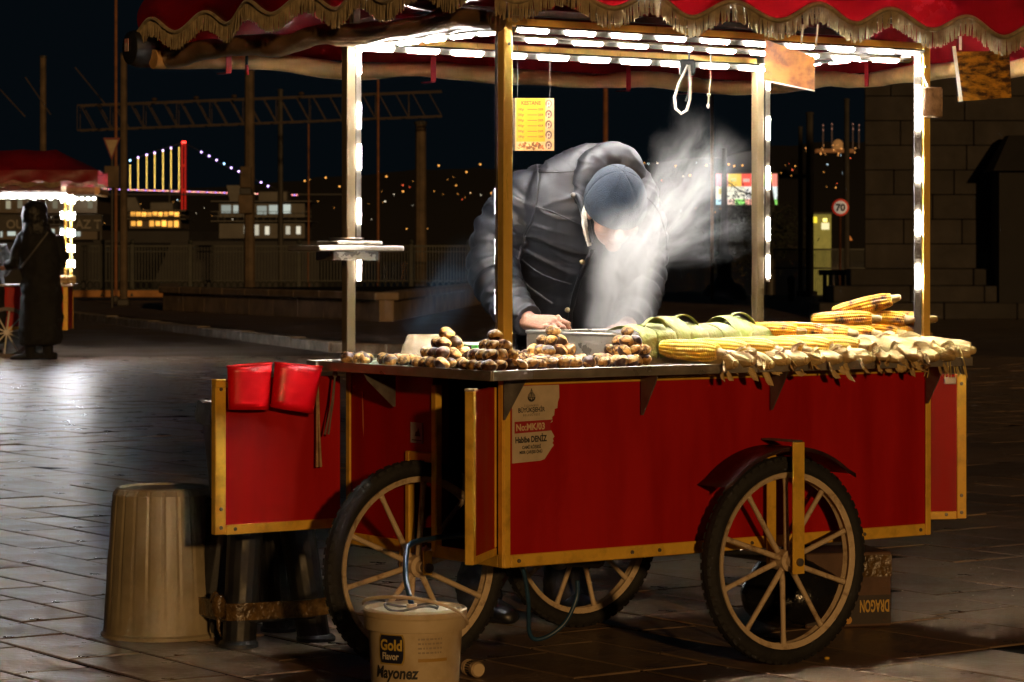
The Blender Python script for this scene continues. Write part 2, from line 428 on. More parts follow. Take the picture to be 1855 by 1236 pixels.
cable([(333,258),(365,276),(405,300),(434,312),(474,331),(500,343),(545,352)])
mb = MB()
for i in range(105):
    x = 128 + i*3.95
    if 326 < x < 341 or x > 540: continue
    dot(mb, rel(x, 344.5 + (x-240)*0.032, -9), 0.62, [0,1,0,2][i % 4])
stuff(mb.build('deck_light', [emis('pink_light', (1,0.30,0.30), 4.0), emis('peach_light', (1,0.55,0.35), 4.0), emis('violet_light', (0.62,0.32,1), 4.0)], br))
hx = [236.5,251,266.5,281,296,310.5,325]; hy = [291,286,281,277.5,273,268.5,266]
for x, y0 in zip(hx, hy):
    mb = MB(); yy = y0 + (9 if x < 240 else 2); y1 = 344
    while yy < y1: dot(mb, rel(x, yy, -3), 0.5, 0); yy += 3.4
    stuff(mb.build('hanger_light_string', emis('gold_light', (1,0.62,0.12), 5.0), br))
mb = MB()
for x, y in list(zip(hx, hy))[:6] + [(365.5,276),(379.5,283),(393,290.5),(406.5,297),(419.5,304.5),(433,311),(473.5,331),(486,337.5)]:
    dot(mb, rel(x, y, -3), 1.0, 1 if int(x) in (236, 406) else 0)
stuff(mb.build('cable_light', [emis('violet_cable_light', (0.66,0.42,1), 6.0), emis('blue_cable_light', (0.35,0.65,1), 6.0)], br))

# ================================================================ ferries at the pier
m_ship = mat('ferry_white', (0.085, 0.082, 0.075), 0.5, var=0.25, vscale=0.8)
m_hull = mat('ferry_hull', (0.02, 0.02, 0.022), 0.5, var=0.2, vscale=0.8)
def ferry(label, Y, x0, x1, ytop, rows, hullc, warm):
    r = thing('ferry', label, 'ferry', Wp((x0+x1)/2, HY + (EYE+1.2)/Y*FPX, Y), 0, 'ferries moored along the quay')
    O = r.location.copy(); X = lambda px: Wp(px, 0, Y).x - O.x; Z = lambda py: Wp(0, py, Y).z - O.z
    mb = MB(); z1 = Z(rows[-1][1] + 6)
    mb.add([(X(x0)-1.5,-3,-0.3),(X(x1)+1,-3,-0.3),(X(x1)+2.5,0,-0.3),(X(x1)+1,6,-0.3),(X(x0)-1.5,6,-0.3),
            (X(x0)-2,-3.6,z1),(X(x1)+1,-3.6,z1),(X(x1)+4,0,z1),(X(x1)+1,6.5,z1),(X(x0)-2,6.5,z1)],
           [(0,1,6,5),(1,2,7,6),(2,3,8,7),(3,4,9,8),(4,0,5,9),(5,6,7,8,9),(0,1,2,3,4)])
    mb.build('hull', hullc, r)
    for (y0, y1, em, n, gap, st) in rows:
        mb = MB(); mb.box(X(x0), X(x1), 0.02, 5, Z(y1), Z(y0)); d = mb.build('deckhouse', m_ship if not warm else mat('ferry_dim', (0.10,0.08,0.06), 0.6), r)
        rr = random.Random(int(y0 + Y))
        for i in range(n):
            a0 = x0 + 2 + (x1 - x0 - 4) * (i + gap) / n; a1 = x0 + 2 + (x1 - x0 - 4) * (i + 1 - gap) / n
            if rr.random() < 0.14: continue
            h = (y1 - y0)
            mb = MB(); mb.box(X(a0), X(a1), -0.03, 0.02, Z(y1 - h*rr.uniform(0.15,0.3)), Z(y0 + h*rr.uniform(0.12,0.28)), 0.0)
            mb.build('window', emis('%s_%d' % (em[0], i % 3), em[1], em[2] * (0.7 + 0.35*(i % 3)) * st), d)
        mb = MB(); mb.box(X(x0)-0.4, X(x1)+0.4, -0.5, 5.3, Z(y0), Z(y0-1.6)); mb.build('deck_edge', m_ship, r)
    xm = X(x0*0.35+x1*0.65); zt = Z(rows[0][0]-1.6)
    MB().box(xm-1.0, xm+0.6, 1.0, 3.6, zt, zt+0.55, 0.05).build('wheelhouse', m_ship, r)
    MB().add([(xm-2.6,1.6,zt),(xm-1.7,1.6,zt),(xm-1.7,2.8,zt),(xm-2.6,2.8,zt),(xm-2.8,1.7,zt+0.9),(xm-2.1,1.7,zt+0.9),(xm-2.1,2.7,zt+0.9),(xm-2.8,2.7,zt+0.9)], [(0,1,5,4),(1,2,6,5),(2,3,7,6),(3,0,4,7),(4,5,6,7)]).build('funnel', m_ship, r)
    MB().cyl((xm+0.2,2.2,zt+0.5), (xm+0.2,2.2,zt+2.0), 0.05, 0.03, 6).build('mast', m_ship, r)
    zb = Z(rows[-1][0]-1.6)
    for zz in (0.25, 0.5): MB().bar((X(x0)-0.4,-0.5,zb+zz), (X(x1)+0.4,-0.5,zb+zz), 0.03, 0.03).build('railing', m_ship, r)
    q = MB()
    n_ = int((X(x1)-X(x0))/0.35)
    for i in range(n_): xx = X(x0)+0.35*i; q.box(xx-0.012, xx+0.012, -0.512, -0.488, zb, zb+0.5)
    stuff(q.build('railing_posts', m_ship, r))
    return r
WARM = ('amber_window', (1, 0.44, 0.07), 1.6); COOL = ('pale_window', (0.72, 0.80, 0.70), 0.55); WHT = ('white_window', (1, 0.92, 0.70), 1.2)
ferry('ferry with two decks of glowing amber windows below the far bridge', 190, 234, 327, 380, [(382,394,WARM,9,0.10,0.9),(398,414,WARM,8,0.14,1.5)], m_hull, True)
ferry('white ferry with pale lit saloon windows behind the concrete pole', 150, 397, 552, 364, [(366,394,COOL,7,0.10,0.85),(402,432,WHT,8,0.30,0.55)], m_hull, False)
ferry('ferry with a row of bright white deck lamps behind the far cart', 150, -40, 176, 350, [(356,386,('lamp_window',(1,0.9,0.6),0.5),10,0.30,0.4),(408,434,COOL,9,0.2,0.6)], m_hull, True)
mb = MB()
# lamp row of the left ferry
lf = bpy.data.objects['ferry.002']
for px in (62, 92, 113, 138, 148.5, 159.5, 170): 
    q = MB(); p = Wp(px, 360, 149.2) - lf.location; q.sphere(tuple(p), (0.11,0.08,0.09), 8, 6); q.build('deck_lamp', emis('deck_lamp_white', (1,0.93,0.75), 14.0), lf, smooth=180)

# ================================================================ masts, gantry, railings, signs in the middle distance
m_conc = mat('concrete_pole', (0.10, 0.070, 0.042), 0.8, var=0.35, vscale=2.5, bump=0.2, bscale=12)
m_iron = mat('dark_iron', (0.035, 0.032, 0.028), 0.6, var=0.3, vscale=3)
m_rust = mat('rusty_pole', (0.20, 0.075, 0.025), 0.65, var=0.3, vscale=4)
def pole(name, label, px, y0, y1, wpx, Y, m, cat='pole', taper=0.85, n=8):
    base = Wp(px, y1, Y); h = (y1 - y0) / FPX * Y; r = wpx / 2 / FPX * Y
    zb = 0.0 if Y < 91 else -1.0
    o = thing(name, label, cat, (base.x, Y, zb))
    ht = base.z + h - zb
    mb = MB(); mb.tube([(0,0,0),(0,0,ht)], [r, r*taper], n); mb.build('shaft', m, o, smooth=40)
    mb = MB(); mb.lathe([(0, ht), (r*taper*1.25, ht), (r*taper*1.25, ht+r*0.5), (0, ht+r*0.8)], 8); mb.build('cap', m_iron, o)
    mb = MB(); mb.box(-r*1.6, r*1.6, -r*1.6, r*1.6, 0, 0.18, 0.03); mb.build('foot', m_iron, o)
    return o, zb
p_, _ = pole('concrete_pole', 'stout concrete pole with cabinets, in front of the white ferry', 452, 128, 560, 20, 72, m_conc)
for (y0, y1, wx, mm) in ((300, 339, 24, m_conc), (339, 352, 26, m_black), (352, 386, 30, m_conc)):
    z0, z1 = Wp(0, y1, 71).z, Wp(0, y0, 71).z; r = wx/2/FPX*71
    q = MB(); q.box(-r-0.05, r-0.1, -r-0.1, r*0.6, z0, z1, 0.02); q.build('cabinet', mm, p_)
pole('concrete_pole', 'brown concrete pole between the yield sign and the lit bridge', 224, 100, 560, 14, 70, m_conc)
pole('steel_pole', 'thin orange lit mast rising behind the yield sign', 210, -160, 300, 6, 76, m_rust)
pole('concrete_pole', 'pale leftmost pole rising above the far red awning', 78, 105, 560, 13, 84, m_conc)
pole('steel_pole', 'dark slim mast right of the concrete pole by the white ferry', 508, 165, 560, 11, 86, m_iron)
pole('steel_pole', 'hair thin mast left of the steel post, beside a green light', 559, 225, 560, 4, 88, m_rust)
pole('steel_pole', 'thin reddish mast right of the lit steel post', 685, 130, 560, 5, 80, m_rust)
pole('concrete_pole', 'short broad column standing free under the lattice gantry', 762, 226, 560, 22, 82, m_conc)
pole('steel_pole', 'orange pole directly above the hooded collar of the vendor', 1097, 120, 560, 10, 60, m_rust)
pole('steel_pole', 'thin brown mast seen through the steam', 1290, 150, 560, 6, 70, m_rust)
for px, wd in ((1450, 9), (1467, 15), (1534, 11)):
    pole('catenary_mast', {1450:'slimmest of three dark masts left of the round sign', 1467:'thickest of three dark masts left of the round sign', 1534:'dark mast right behind the round red sign'}[px], px, {1450:232,1467:208,1534:182}[px], 560, wd, 88, m_iron)
# lattice gantry carrying the tram wires
Yg = 80.0
g = thing('lattice_gantry', 'long rusty lattice gantry spanning the poles above the bridge', 'gantry', Wp(140, 200, Yg))
G0 = g.location.copy(); gr = lambda px, py, dy=0: Wp(px, py, Yg) - G0 + Vector((0, dy, 0))
gx0, gx1 = 140, 800
ytop = lambda x: 191 - (x - gx0) * 26 / 660.0; ybot = lambda x: 236 - (x - gx0) * 26 / 660.0
m_gan = mat('gantry_steel', (0.036, 0.022, 0.016), 0.7, var=0.35, vscale=3)
for dy in (0, 0.55):
    for yf in (ytop, ybot):
        mb = MB(); mb.bar(gr(gx0, yf(gx0), dy), gr(gx1, yf(gx1), dy), 0.045, 0.045); mb.build('chord', m_gan, g)
    for i in range(22):
        x = gx0 + 30*i
        mb = MB(); mb.bar(gr(x+6, ytop(x), dy), gr(x+30, ybot(x+30), dy), 0.028, 0.028, (0,1,0)); mb.build('diagonal', m_gan, g)
        if i % 2 == 0:
            mb = MB(); mb.bar(gr(x, ytop(x), dy), gr(x, ybot(x), dy), 0.02, 0.02, (0,1,0)); mb.build('upright', m_gan, g)
for x in (278, 354, 423, 545):
    mb = MB(); p = gr(x, ytop(x) - 6, 0.2); mb.sphere(tuple(p), (0.09,0.09,0.06), 8, 5); mb.cyl(p - Vector((0,0,0.1)), p, 0.03, n=6); mb.build('insulator', m_gan, g)
for (xa, ya, xb, yb, nm) in ((0,162,46,212,'upper left'), (46,140,92,208,'second'), (136,122,190,188,'third')):
    o = MB().bar(Wp(xa, ya, Yg), Wp(xb, yb, Yg), 0.03, 0.03).build('stay_bar', m_gan)
    tag(o, {'upper left':'slanting stay bar at the far left above the red awning','second':'slanting stay bar just right of the leftmost pole','third':'slanting stay bar running down to the left end of the gantry'}[nm], 'bar')
# yield sign with plate
s = thing('yield_sign', 'small downward pointing triangular yield sign on a pole', 'sign', (Wp(203, 0, 68).x, 68, 0))
z = lambda py: Wp(0, py, 68).z
q = MB(); q.cyl((0,0,0), (0,0,z(285)), 0.035, n=8); q.build('post', m_iron, s, smooth=60)
hw = 0.21; q = MB(); q.prism([(-hw, z(250)), (hw, z(250)), (0, z(291))], -0.07, -0.05); q.build('sign_plate', mat('sign_red_rim', (0.16,0.02,0.015), 0.5), s)
q = MB(); q.prism([(-hw*0.74, z(254)), (hw*0.74, z(254)), (0, z(284))], -0.074, -0.0705); q.build('sign_face', mat('sign_face_cream', (0.36,0.27,0.15), 0.5, var=0.2, vscale=6), s)
q = MB(); q.box(-0.18, 0.18, -0.075, -0.05, z(340), z(301), 0.01); q.build('lower_plate', m_conc, s)
# speed limit sign
s = thing('speed_sign', 'round red rimmed speed sign reading 70 on a thin post', 'sign', (Wp(1522, 0, 86).x, 86, 0))
zc = Wp(0, 376, 86).z; q = MB(); q.cyl((0,0,0), (0,0,zc+0.2), 0.035, n=8); q.build('post', m_rust, s, smooth=60)
Mx = Matrix.Translation((0, -0.06, zc)) @ Matrix.Rotation(R(90), 4, 'X')
q = MB(); q.lathe([(0,-0.02),(0.265,-0.02),(0.265,0.0),(0,0.0)], 28, 0, Mx); q.build('sign_plate', mat('sign_red_glow', (0.62,0.03,0.015), 0.4, emit=(1,0.05,0.02), estr=0.18), s)  # faint emission stands in for light thrown back by the plate
q = MB(); q.lathe([(0,0.001),(0.205,0.001),(0.205,0.006),(0,0.006)], 28, 0, Mx); q.build('sign_face', mat('sign_white_glow', (0.72,0.60,0.46), 0.4, emit=(1,0.8,0.6), estr=0.22), s)  # weak glow added in place of returned light on the face
link('numerals', text_mesh('70', 0.30, m_print_blk, 0.012, 'CENTER'), s, (0, -0.07, zc - 0.105))
# iron railing along the quay with plinth
Yf = 79.0
m_rail = mat('green_iron_railing', (0.030, 0.034, 0.029), 0.6, var=0.3, vscale=4)
m_plinth = mat('lamplight_tinted_plinth', (0.34, 0.16, 0.05), 0.8, var=0.35, vscale=2)  # orange of a nearby sodium lamp put into the stone's base colour
posts = [128, 186, 240, 345, 446, 542, 640, 745, 850]
fz = thing('iron_railing', 'green iron railing with thin balusters along the quay', 'railing', (Wp(128, 0, Yf).x, Yf, 0.13))
F0 = fz.location.copy(); fx = lambda px: Wp(px, 0, Yf).x - F0.x
ft, fb = Wp(0, 446, Yf).z - 0.13, 0.17
for px in posts:
    q = MB(); q.box(fx(px)-0.06, fx(px)+0.06, -0.06, 0.06, 0, ft+0.06, 0.01); q.sphere((fx(px),0,ft+0.12), 0.075, 8, 6); q.lathe([(0.17,0),(0.15,0.12),(0.08,0.2),(0.06,0.3)], 8, 0, Matrix.Translation((fx(px),0,0))); q.build('post', m_rail, fz)
for i in range(len(posts)-1):
    x0, x1 = fx(posts[i])+0.06, fx(posts[i+1])-0.06
    for zz, hh in ((ft, 0.05), (ft-0.16, 0.03), (fb+0.27, 0.03), (fb, 0.05)):
        q = MB(); q.box(x0, x1, -0.02, 0.02, zz-hh/2, zz+hh/2); q.build('rail', m_rail, fz)
    q = MB(); n = int((x1-x0)/0.085)
    for k in range(n):
        x = x0 + (k+0.5)*(x1-x0)/n; q.box(x-0.013, x+0.013, -0.012, 0.012, fb+0.28, ft-0.02)
    stuff(q.build('baluster_row', m_rail, fz))
    q = MB(); n = max(1, int((x1-x0)/0.17))
    for k in range(n):
        x = x0 + (k+0.5)*(x1-x0)/n
        q.tube([(x+0.075*math.cos(t*math.pi/5), 0, fb+0.14+0.115*math.sin(t*math.pi/5)) for t in range(10)], 0.018, 4, closed=True)
    stuff(q.build('scroll_row', m_rail, fz))
q = MB(); q.box(Wp(100,0,Yf).x, Wp(860,0,Yf).x, Yf-0.15, Yf+0.15, 0.10, 0.30, 0.02)
tag(q.build('railing_plinth', m_plinth), 'stone plinth with orange lamplight painted in, under the green iron railing', 'plinth')
fz.location.z = 0.13
# right hand railing, far
q2 = thing('iron_railing', 'far dark railing in front of the yellow kiosk', 'railing', (Wp(1400, 0, 88).x, 88, 0))
n = 70; xl = (1640-1400)/FPX*88
for zz in (Wp(0,452,88).z, Wp(0,486,88).z):
    q = MB(); q.box(0, xl, -0.02, 0.02, zz-0.025, zz+0.025); q.build('rail', m_rail, q2)
q = MB()
for k in range(n): x = xl*(k+0.5)/n; q.box(x-0.012, x+0.012, -0.01, 0.01, 0, Wp(0,452,88).z)
stuff(q.build('baluster_row', m_rail, q2))
# low stone platform on the left
m_stone = mat('brown_stone_block', (0.17, 0.125, 0.085), 0.8, var=0.35, vscale=2.2, bump=0.35, bscale=14)
pl = thing('stone_planter', 'low long stone wall with a broad coping beyond the kerb', 'stone wall', (0, 0, 0.13))
A_ = Vector((Wp(306,0,57).x, 57, 0)); B_ = Vector((Wp(700,0,47).x, 47, 0)); D_ = Vector((Wp(880,0,68).x, 68, 0)); E_ = Vector((Wp(306,0,64).x, 64, 0))
hts = 0.50
for (s0, s1) in ((A_, B_), (B_, D_), (A_, E_)):
    d = s1 - s0; n = max(2, int(d.length/1.2))
    for k in range(n):
        p0 = s0 + d*(k/n); p1 = s0 + d*((k+1)/n) - d.normalized()*0.015
        MB().bar(p0 + Vector((0,0,hts*0.36)), p1 + Vector((0,0,hts*0.36)), 0.25, hts*0.72, (0,0,1), 0, 0.01).build('stone_block', m_stone, pl)
        MB().bar(p0 + Vector((0,0,hts*0.86)), p1 + Vector((0,0,hts*0.86)), 0.42, hts*0.27, (0,0,1), 0, 0.02).build('coping_stone', m_stone, pl)
q = MB(); q.add([tuple(A_+Vector((0,0,hts*0.8))), tuple(B_+Vector((0,0,hts*0.8))), tuple(D_+Vector((0,0,hts*0.8))), tuple(E_+Vector((0,0,hts*0.8)))], [(0,1,2,3)]); q.build('planter_soil', m_ground, pl)
# stone building on the right
Yw = 56.0
m_wall = mat('grey_ashlar', (0.034, 0.030, 0.027), 0.85, var=0.30, vscale=1.6, bump=0.3, bscale=9, rnd=0.14)
bw = thing('stone_building', 'large dim ashlar stone building wall filling the right background', 'building', (Wp(1566,0,Yw).x, Yw, 0))
q = MB(); q.prism([(0,0),(1,0),(1,1),(0,1)], 0, 1); q.v = [(0.03,0.06,0),(9,0.06,0),(9,0.06,9.2),(0.03,0.06,9.2),(1.6,8,0),(9,8,0),(9,8,9.2),(1.6,8,9.2)]; q.build('wall_core', m_ground, bw)
ch = 0.50; zc_ = 1.0; r_ = random.Random(5); ci = 0
while zc_ < 9.0:
    x = 0.0 if ci % 2 == 0 else -0.0; first = True
    while x < 5.6:
        L_ = r_.uniform(0.9, 1.5) * (0.55 if first and ci % 2 else 1); first = False
        q = MB(); j = r_.uniform(-0.008, 0.012)
        q.box(x+0.008, x+L_-0.008, -0.02 - j, 0.07, zc_+0.006, zc_+ch-0.006, 0.012); q.build('stone_block', m_wall, bw)
        x += L_
    zc_ += ch; ci += 1
for k, (zz0, zz1, out, xs) in enumerate(((0.66,1.0,0.5,-0.35), (0.33,0.66,1.0,-0.75), (0.0,0.33,1.6,-1.1))):
    x = xs
    while x < 5.6:
        L_ = r_.uniform(1.0, 1.7); q = MB(); q.box(x+0.008, x+L_-0.008, -out+r_.uniform(-0.02,0.02), 0.3, zz0+0.002, zz1-0.004, 0.02); q.build('step_stone', m_wall, bw); x += L_
for k in range(3):
    q = MB(); x0 = Wp(1824+10*k,0,Yw).x - bw.location.x; q.box(x0, x0+0.085, -0.06, -0.05, Wp(0,131,Yw).z, Wp(0,109,Yw).z); q.build('lit_window', emis('amber_pane', (1,0.42,0.05), 0.9), bw)
# little roofed hut against the wall
hb = thing('gate_hut', 'small dark hut with a pitched roof against the stone building', 'hut', (Wp(1838,0,52).x*1.055, 54.9, 0))
q = MB(); q.box(-0.30, 1.2, 0, 1.0, 0, Wp(0,305,54.9).z); q.build('wall', mat('hut_black', (0.008,0.007,0.007), 0.8, var=0.2, vscale=2), hb)
q = MB(); zt = Wp(0,244,54.9).z; ze = Wp(0,310,54.9).z
q.add([(-0.45,-0.2,ze),(1.4,-0.2,ze),(1.4,1.0,ze),(-0.45,1.0,ze),(-0.05,0.3,zt),(1.0,0.3,zt),(1.0,0.8,zt),(-0.05,0.8,zt)], [(0,1,5,4),(1,2,6,5),(2,3,7,6),(3,0,4,7),(4,5,6,7),(0,3,2,1)]); q.build('roof', mat('hut_black', (0.008,0.007,0.007), 0.8, var=0.2, vscale=2), hb)
# lit billboard with plain colour fields
Yb = 120.0
bb = thing('billboard', 'glowing billboard with a grid of bright coloured fields', 'billboard', (Wp(1352,0,Yb).x, Yb, -1.0))
b0 = bb.location.copy(); bx = lambda px: Wp(px,0,Yb).x - b0.x; bz = lambda py: Wp(0,py,Yb).z - b0.z
q = MB(); q.box(bx(1294), bx(1411), 0.05, 0.35, bz(373), bz(312), 0.03); q.build('frame', m_iron, bb)
cells = [(1297,1319,315,338,(1,0.35,0.42)),(1319,1343,315,338,(1,0.62,0.10)),(1343,1362,315,338,(1,0.12,0.08)),(1362,1381,315,338,(0.55,0.85,0.90)),(1381,1398,315,338,(0.50,0.85,0.25)),(1398,1408,315,338,(1,0.30,0.22)),
         (1297,1350,338,361,(0.98,0.92,0.72)),(1350,1398,338,361,(0.95,0.90,0.82)),(1398,1408,338,361,(0.85,0.95,0.90)),
         (1297,1318,361,371,(0.45,0.75,0.85)),(1318,1332,361,371,(1,0.70,0.55)),(1332,1350,361,371,(0.35,0.85,0.20)),(1350,1366,361,371,(1,0.45,0.35)),(1366,1398,361,371,(0.90,0.85,0.75)),(1398,1408,361,371,(0.30,0.80,0.15))]
for k, (x0,x1,y0,y1,c) in enumerate(cells):
    q = MB(); q.box(bx(x0), bx(x1), 0.02, 0.049, bz(y1), bz(y0)); q.build('screen_panel', emis('screen_%d' % k, c, 1.0), bb)
for (px,py,rx,ry,c) in ((1306,347,4,5,(0.9,0.7,0.2)),(1371,326,4,5,(0.85,0.4,0.15)),(1389,328,4,4,(0.8,0.8,0.1)),(1352,327,6,3,(0.95,0.6,0.5)),(1329,326,5,3,(0.9,0.85,0.3))):
    q = MB(); q.box(bx(px-rx), bx(px+rx), 0.008, 0.018, bz(py+ry), bz(py-ry), 0.004); q.build('screen_motif', emis('motif_%d_%d' % (px, py), c, 0.8), bb)
for px in (1320, 1385): q = MB(); q.box(bx(px)-0.12, bx(px)+0.12, 0.1, 0.3, 0, bz(372)); q.build('leg', m_iron, bb)
# yellow lit kiosk behind the railing
kk = thing('kiosk', 'small yellow lit kiosk beneath the round speed sign', 'kiosk', (Wp(1488,0,110).x, 110, -1.0))
k0 = kk.location.copy(); kx = lambda px: Wp(px,0,110).x-k0.x; kz = lambda py: Wp(0,py,110).z-k0.z
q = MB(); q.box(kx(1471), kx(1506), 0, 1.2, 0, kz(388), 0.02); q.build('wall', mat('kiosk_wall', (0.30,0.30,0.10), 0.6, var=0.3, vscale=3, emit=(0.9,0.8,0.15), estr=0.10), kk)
q = MB(); q.box(kx(1469), kx(1508), -0.15, 1.3, kz(388), kz(385)); q.build('roof', m_iron, kk)
for (x0,x1,y0,y1,c,st) in ((1471,1480,393,404,(1,0.75,0.05),1.2),(1488,1502,404,416,(1,0.85,0.45),1.0),(1491,1498,396,402,(1,0.8,0.2),2.2)):
    q = MB(); q.box(kx(x0), kx(x1), -0.03, -0.001, kz(y1), kz(y0)); q.build('window', emis('kiosk_%d' % x0, c, st), kk)
ws = thing('warning_sign', 'small orange triangular sign low beside the speed sign post', 'sign', (Wp(1532,0,92).x, 91.2, 0))
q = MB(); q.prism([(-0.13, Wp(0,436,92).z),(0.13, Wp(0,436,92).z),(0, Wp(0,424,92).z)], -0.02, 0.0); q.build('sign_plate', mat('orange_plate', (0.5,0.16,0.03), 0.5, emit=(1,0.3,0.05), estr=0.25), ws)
q = MB(); q.cyl((0,0.02,0),(0,0.02,Wp(0,430,92).z), 0.03, n=6); q.build('post', m_iron, ws)
# hilltop mosque glow
mq = thing('hilltop_mosque', 'tiny amber lit domed building with minarets on the hilltop', 'mosque', Wp(1515, 272, 3200))
m0 = mq.location.copy(); mr_ = lambda px, py: Wp(px,py,3200)-m0
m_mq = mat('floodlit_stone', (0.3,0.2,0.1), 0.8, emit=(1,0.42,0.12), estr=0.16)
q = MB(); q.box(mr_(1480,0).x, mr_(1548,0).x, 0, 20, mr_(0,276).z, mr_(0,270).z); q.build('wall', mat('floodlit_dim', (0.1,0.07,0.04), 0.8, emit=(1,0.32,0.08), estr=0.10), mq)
for k_ in range(26):
    q = MB(); c = mr_(1455+random.random()*100, 284-abs(random.gauss(0,18))) + Vector((0,-6,0)); q.sphere(tuple(c), random.choice([0.35,0.5,0.7]), 6, 4); q.build('flood_lamp', emis('flood_amber', (1,0.40,0.10), 2.0), mq)
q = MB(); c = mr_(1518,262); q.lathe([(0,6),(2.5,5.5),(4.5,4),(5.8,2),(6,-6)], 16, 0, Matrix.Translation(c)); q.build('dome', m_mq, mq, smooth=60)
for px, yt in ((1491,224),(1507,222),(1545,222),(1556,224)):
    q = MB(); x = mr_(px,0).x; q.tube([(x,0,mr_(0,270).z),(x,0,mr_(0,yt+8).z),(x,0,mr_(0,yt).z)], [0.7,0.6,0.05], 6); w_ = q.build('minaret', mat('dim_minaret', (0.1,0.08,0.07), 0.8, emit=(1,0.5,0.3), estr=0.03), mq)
    for yy in (yt+3, yt+12):
        q = MB(); q.sphere((x,-1,mr_(0,yy).z), 0.6, 6, 4); q.build('balcony_lamp', emis('pinkish_lamp', (1,0.45,0.3), 0.6), w_)
# ornamental pedestal and bollard on the brown paving
pd = thing('lamp_pedestal', 'black bell shaped lamp pedestal on the brown paving behind the steam', 'pedestal', (Wp(1312,0,80).x, 80, 0))
q = MB(); q.lathe([(0.62,0),(0.66,0.1),(0.62,0.26),(0.5,0.42),(0.3,0.52),(0.2,0.7),(0.2,1.1),(0.28,1.2),(0.14,1.35),(0.11,2.0)], 20); q.build('base', m_iron, pd, smooth=50)
q = MB(); q.tube([(0,0,1.98),(0,0,4.4)], [0.11, 0.07], 10); q.build('column', m_iron, pd, smooth=50)
bo = tag(MB().lathe([(0.09,0),(0.09,0.5),(0.12,0.55),(0.12,0.62),(0.08,0.70),(0,0.74)], 14, 0, Matrix.Translation((Wp(1433,0,78).x,78,0))).build('bollard', m_iron, smooth=50), 'small dark bollard on the brown paving right of the steam', 'bollard')
struct(MB().add([(3.0,62,0.002),(13,62,0.002),(14,86,0.002),(4.0,86,0.002)], [(0,1,2,3)]).build('brown_paving', mat('reddish_paving', (0.15,0.062,0.034), 0.6, var=0.35, vscale=1.5, bump=0.2, bscale=10)))
# ribbed low balustrade by the building
rb = thing('stone_balustrade', 'low ribbed stone balustrade left of the stone building', 'balustrade', (Wp(1490,0,70).x, 70, 0))
for k in range(14):
    q = MB(); q.box(k*0.155, k*0.155+0.10, -0.05, 0.05, 0.18, 0.78, 0.015); q.build('baluster', m_stone, rb)
q = MB(); q.box(-0.1, 2.3, -0.1, 0.1, 0.78, 0.92, 0.02); q.build('coping', m_stone, rb)
q = MB(); q.box(-0.1, 2.3, -0.1, 0.1, 0.0, 0.18, 0.02); q.build('base', m_stone, rb)
# dark pine behind the steam, branch over the billboard
m_leaf = mat('night_pine', (0.018, 0.024, 0.014), 0.8, var=0.4, vscale=2)
pt = thing('pine_tree', 'dark pine with a drooping branch across the glowing billboard', 'tree', (Wp(1395,0,100).x, 100, -1.2))
t0 = pt.location.copy(); tr_ = lambda px, py, dy=0.0: Wp(px, py, 100) - t0 + Vector((0, dy, 0))
q = MB(); q.tube([(0,0,0), tr_(1397,430), tr_(1400,380), tr_(1396,330)], [0.22,0.17,0.12,0.03], 8); q.build('trunk', m_iron, pt, smooth=60)
q = MB(); tr = random.Random(21)
limbs = [[(1400,395),(1370,356),(1340,345),(1306,320)], [(1400,400),(1350,380),(1330,374)], [(1398,392),(1425,372),(1440,380)], [(1398,410),(1340,405),(1300,412)], [(1398,420),(1440,410),(1462,425)], [(1396,360),(1380,352),(1366,352)], [(1400,430),(1330,440),(1290,455)], [(1400,440),(1450,450),(1475,460)]]
lq = MB(); fq = MB()
for L_ in limbs:
    pts = [tr_(x, y, tr.uniform(-0.6,0.6)) for x, y in L_]; lq.tube(pts, [0.05,0.035,0.025,0.012][:len(pts)], 5)
    for i in range(len(pts)-1):
        for k in range(70):
            c = pts[i].lerp(pts[i+1], tr.random()) + Vector((tr.gauss(0,0.10), tr.gauss(0,0.3), tr.gauss(-0.06,0.11)))
            d = Vector((tr.uniform(-1,1), tr.uniform(-1,1), tr.uniform(-0.9,0.5))).normalized() * tr.uniform(0.10,0.22); s_ = d.orthogonal().normalized()*0.016
            fq.add([tuple(c-s_), tuple(c+s_), tuple(c+d)], [(0,1,2)])
for k in range(2600):
    c = tr_(1365 + tr.gauss(0, 34), 425 + tr.gauss(0, 26), tr.gauss(0, 0.8))
    d = Vector((tr.uniform(-1,1), tr.uniform(-1,1), tr.uniform(-0.8,0.8))).normalized() * tr.uniform(0.14,0.3); s_ = d.orthogonal().normalized()*0.04
    fq.add([tuple(c-s_), tuple(c+s_), tuple(c+d)], [(0,1,2)])
lq.build('limb', m_iron, pt); stuff(fq.build('crown', m_leaf, pt, recalc=False))

# ================================================================ THE FOOD CART (local axes: a along the front, b towards the back)
L, W = 1.63, 0.83
ZB, ZT = 0.337, 0.866          # body bottom, underside of table
ZS = 0.888                     # table surface
cart = thing('street_food_cart', 'large red chestnut and corn cart with lit posts and fringed awning', 'food cart', C0, TH)
def cpart(mb, name, m, smooth=None, parent=None): return mb.build(name, m, parent or cart, smooth=smooth)
pw = 0.031
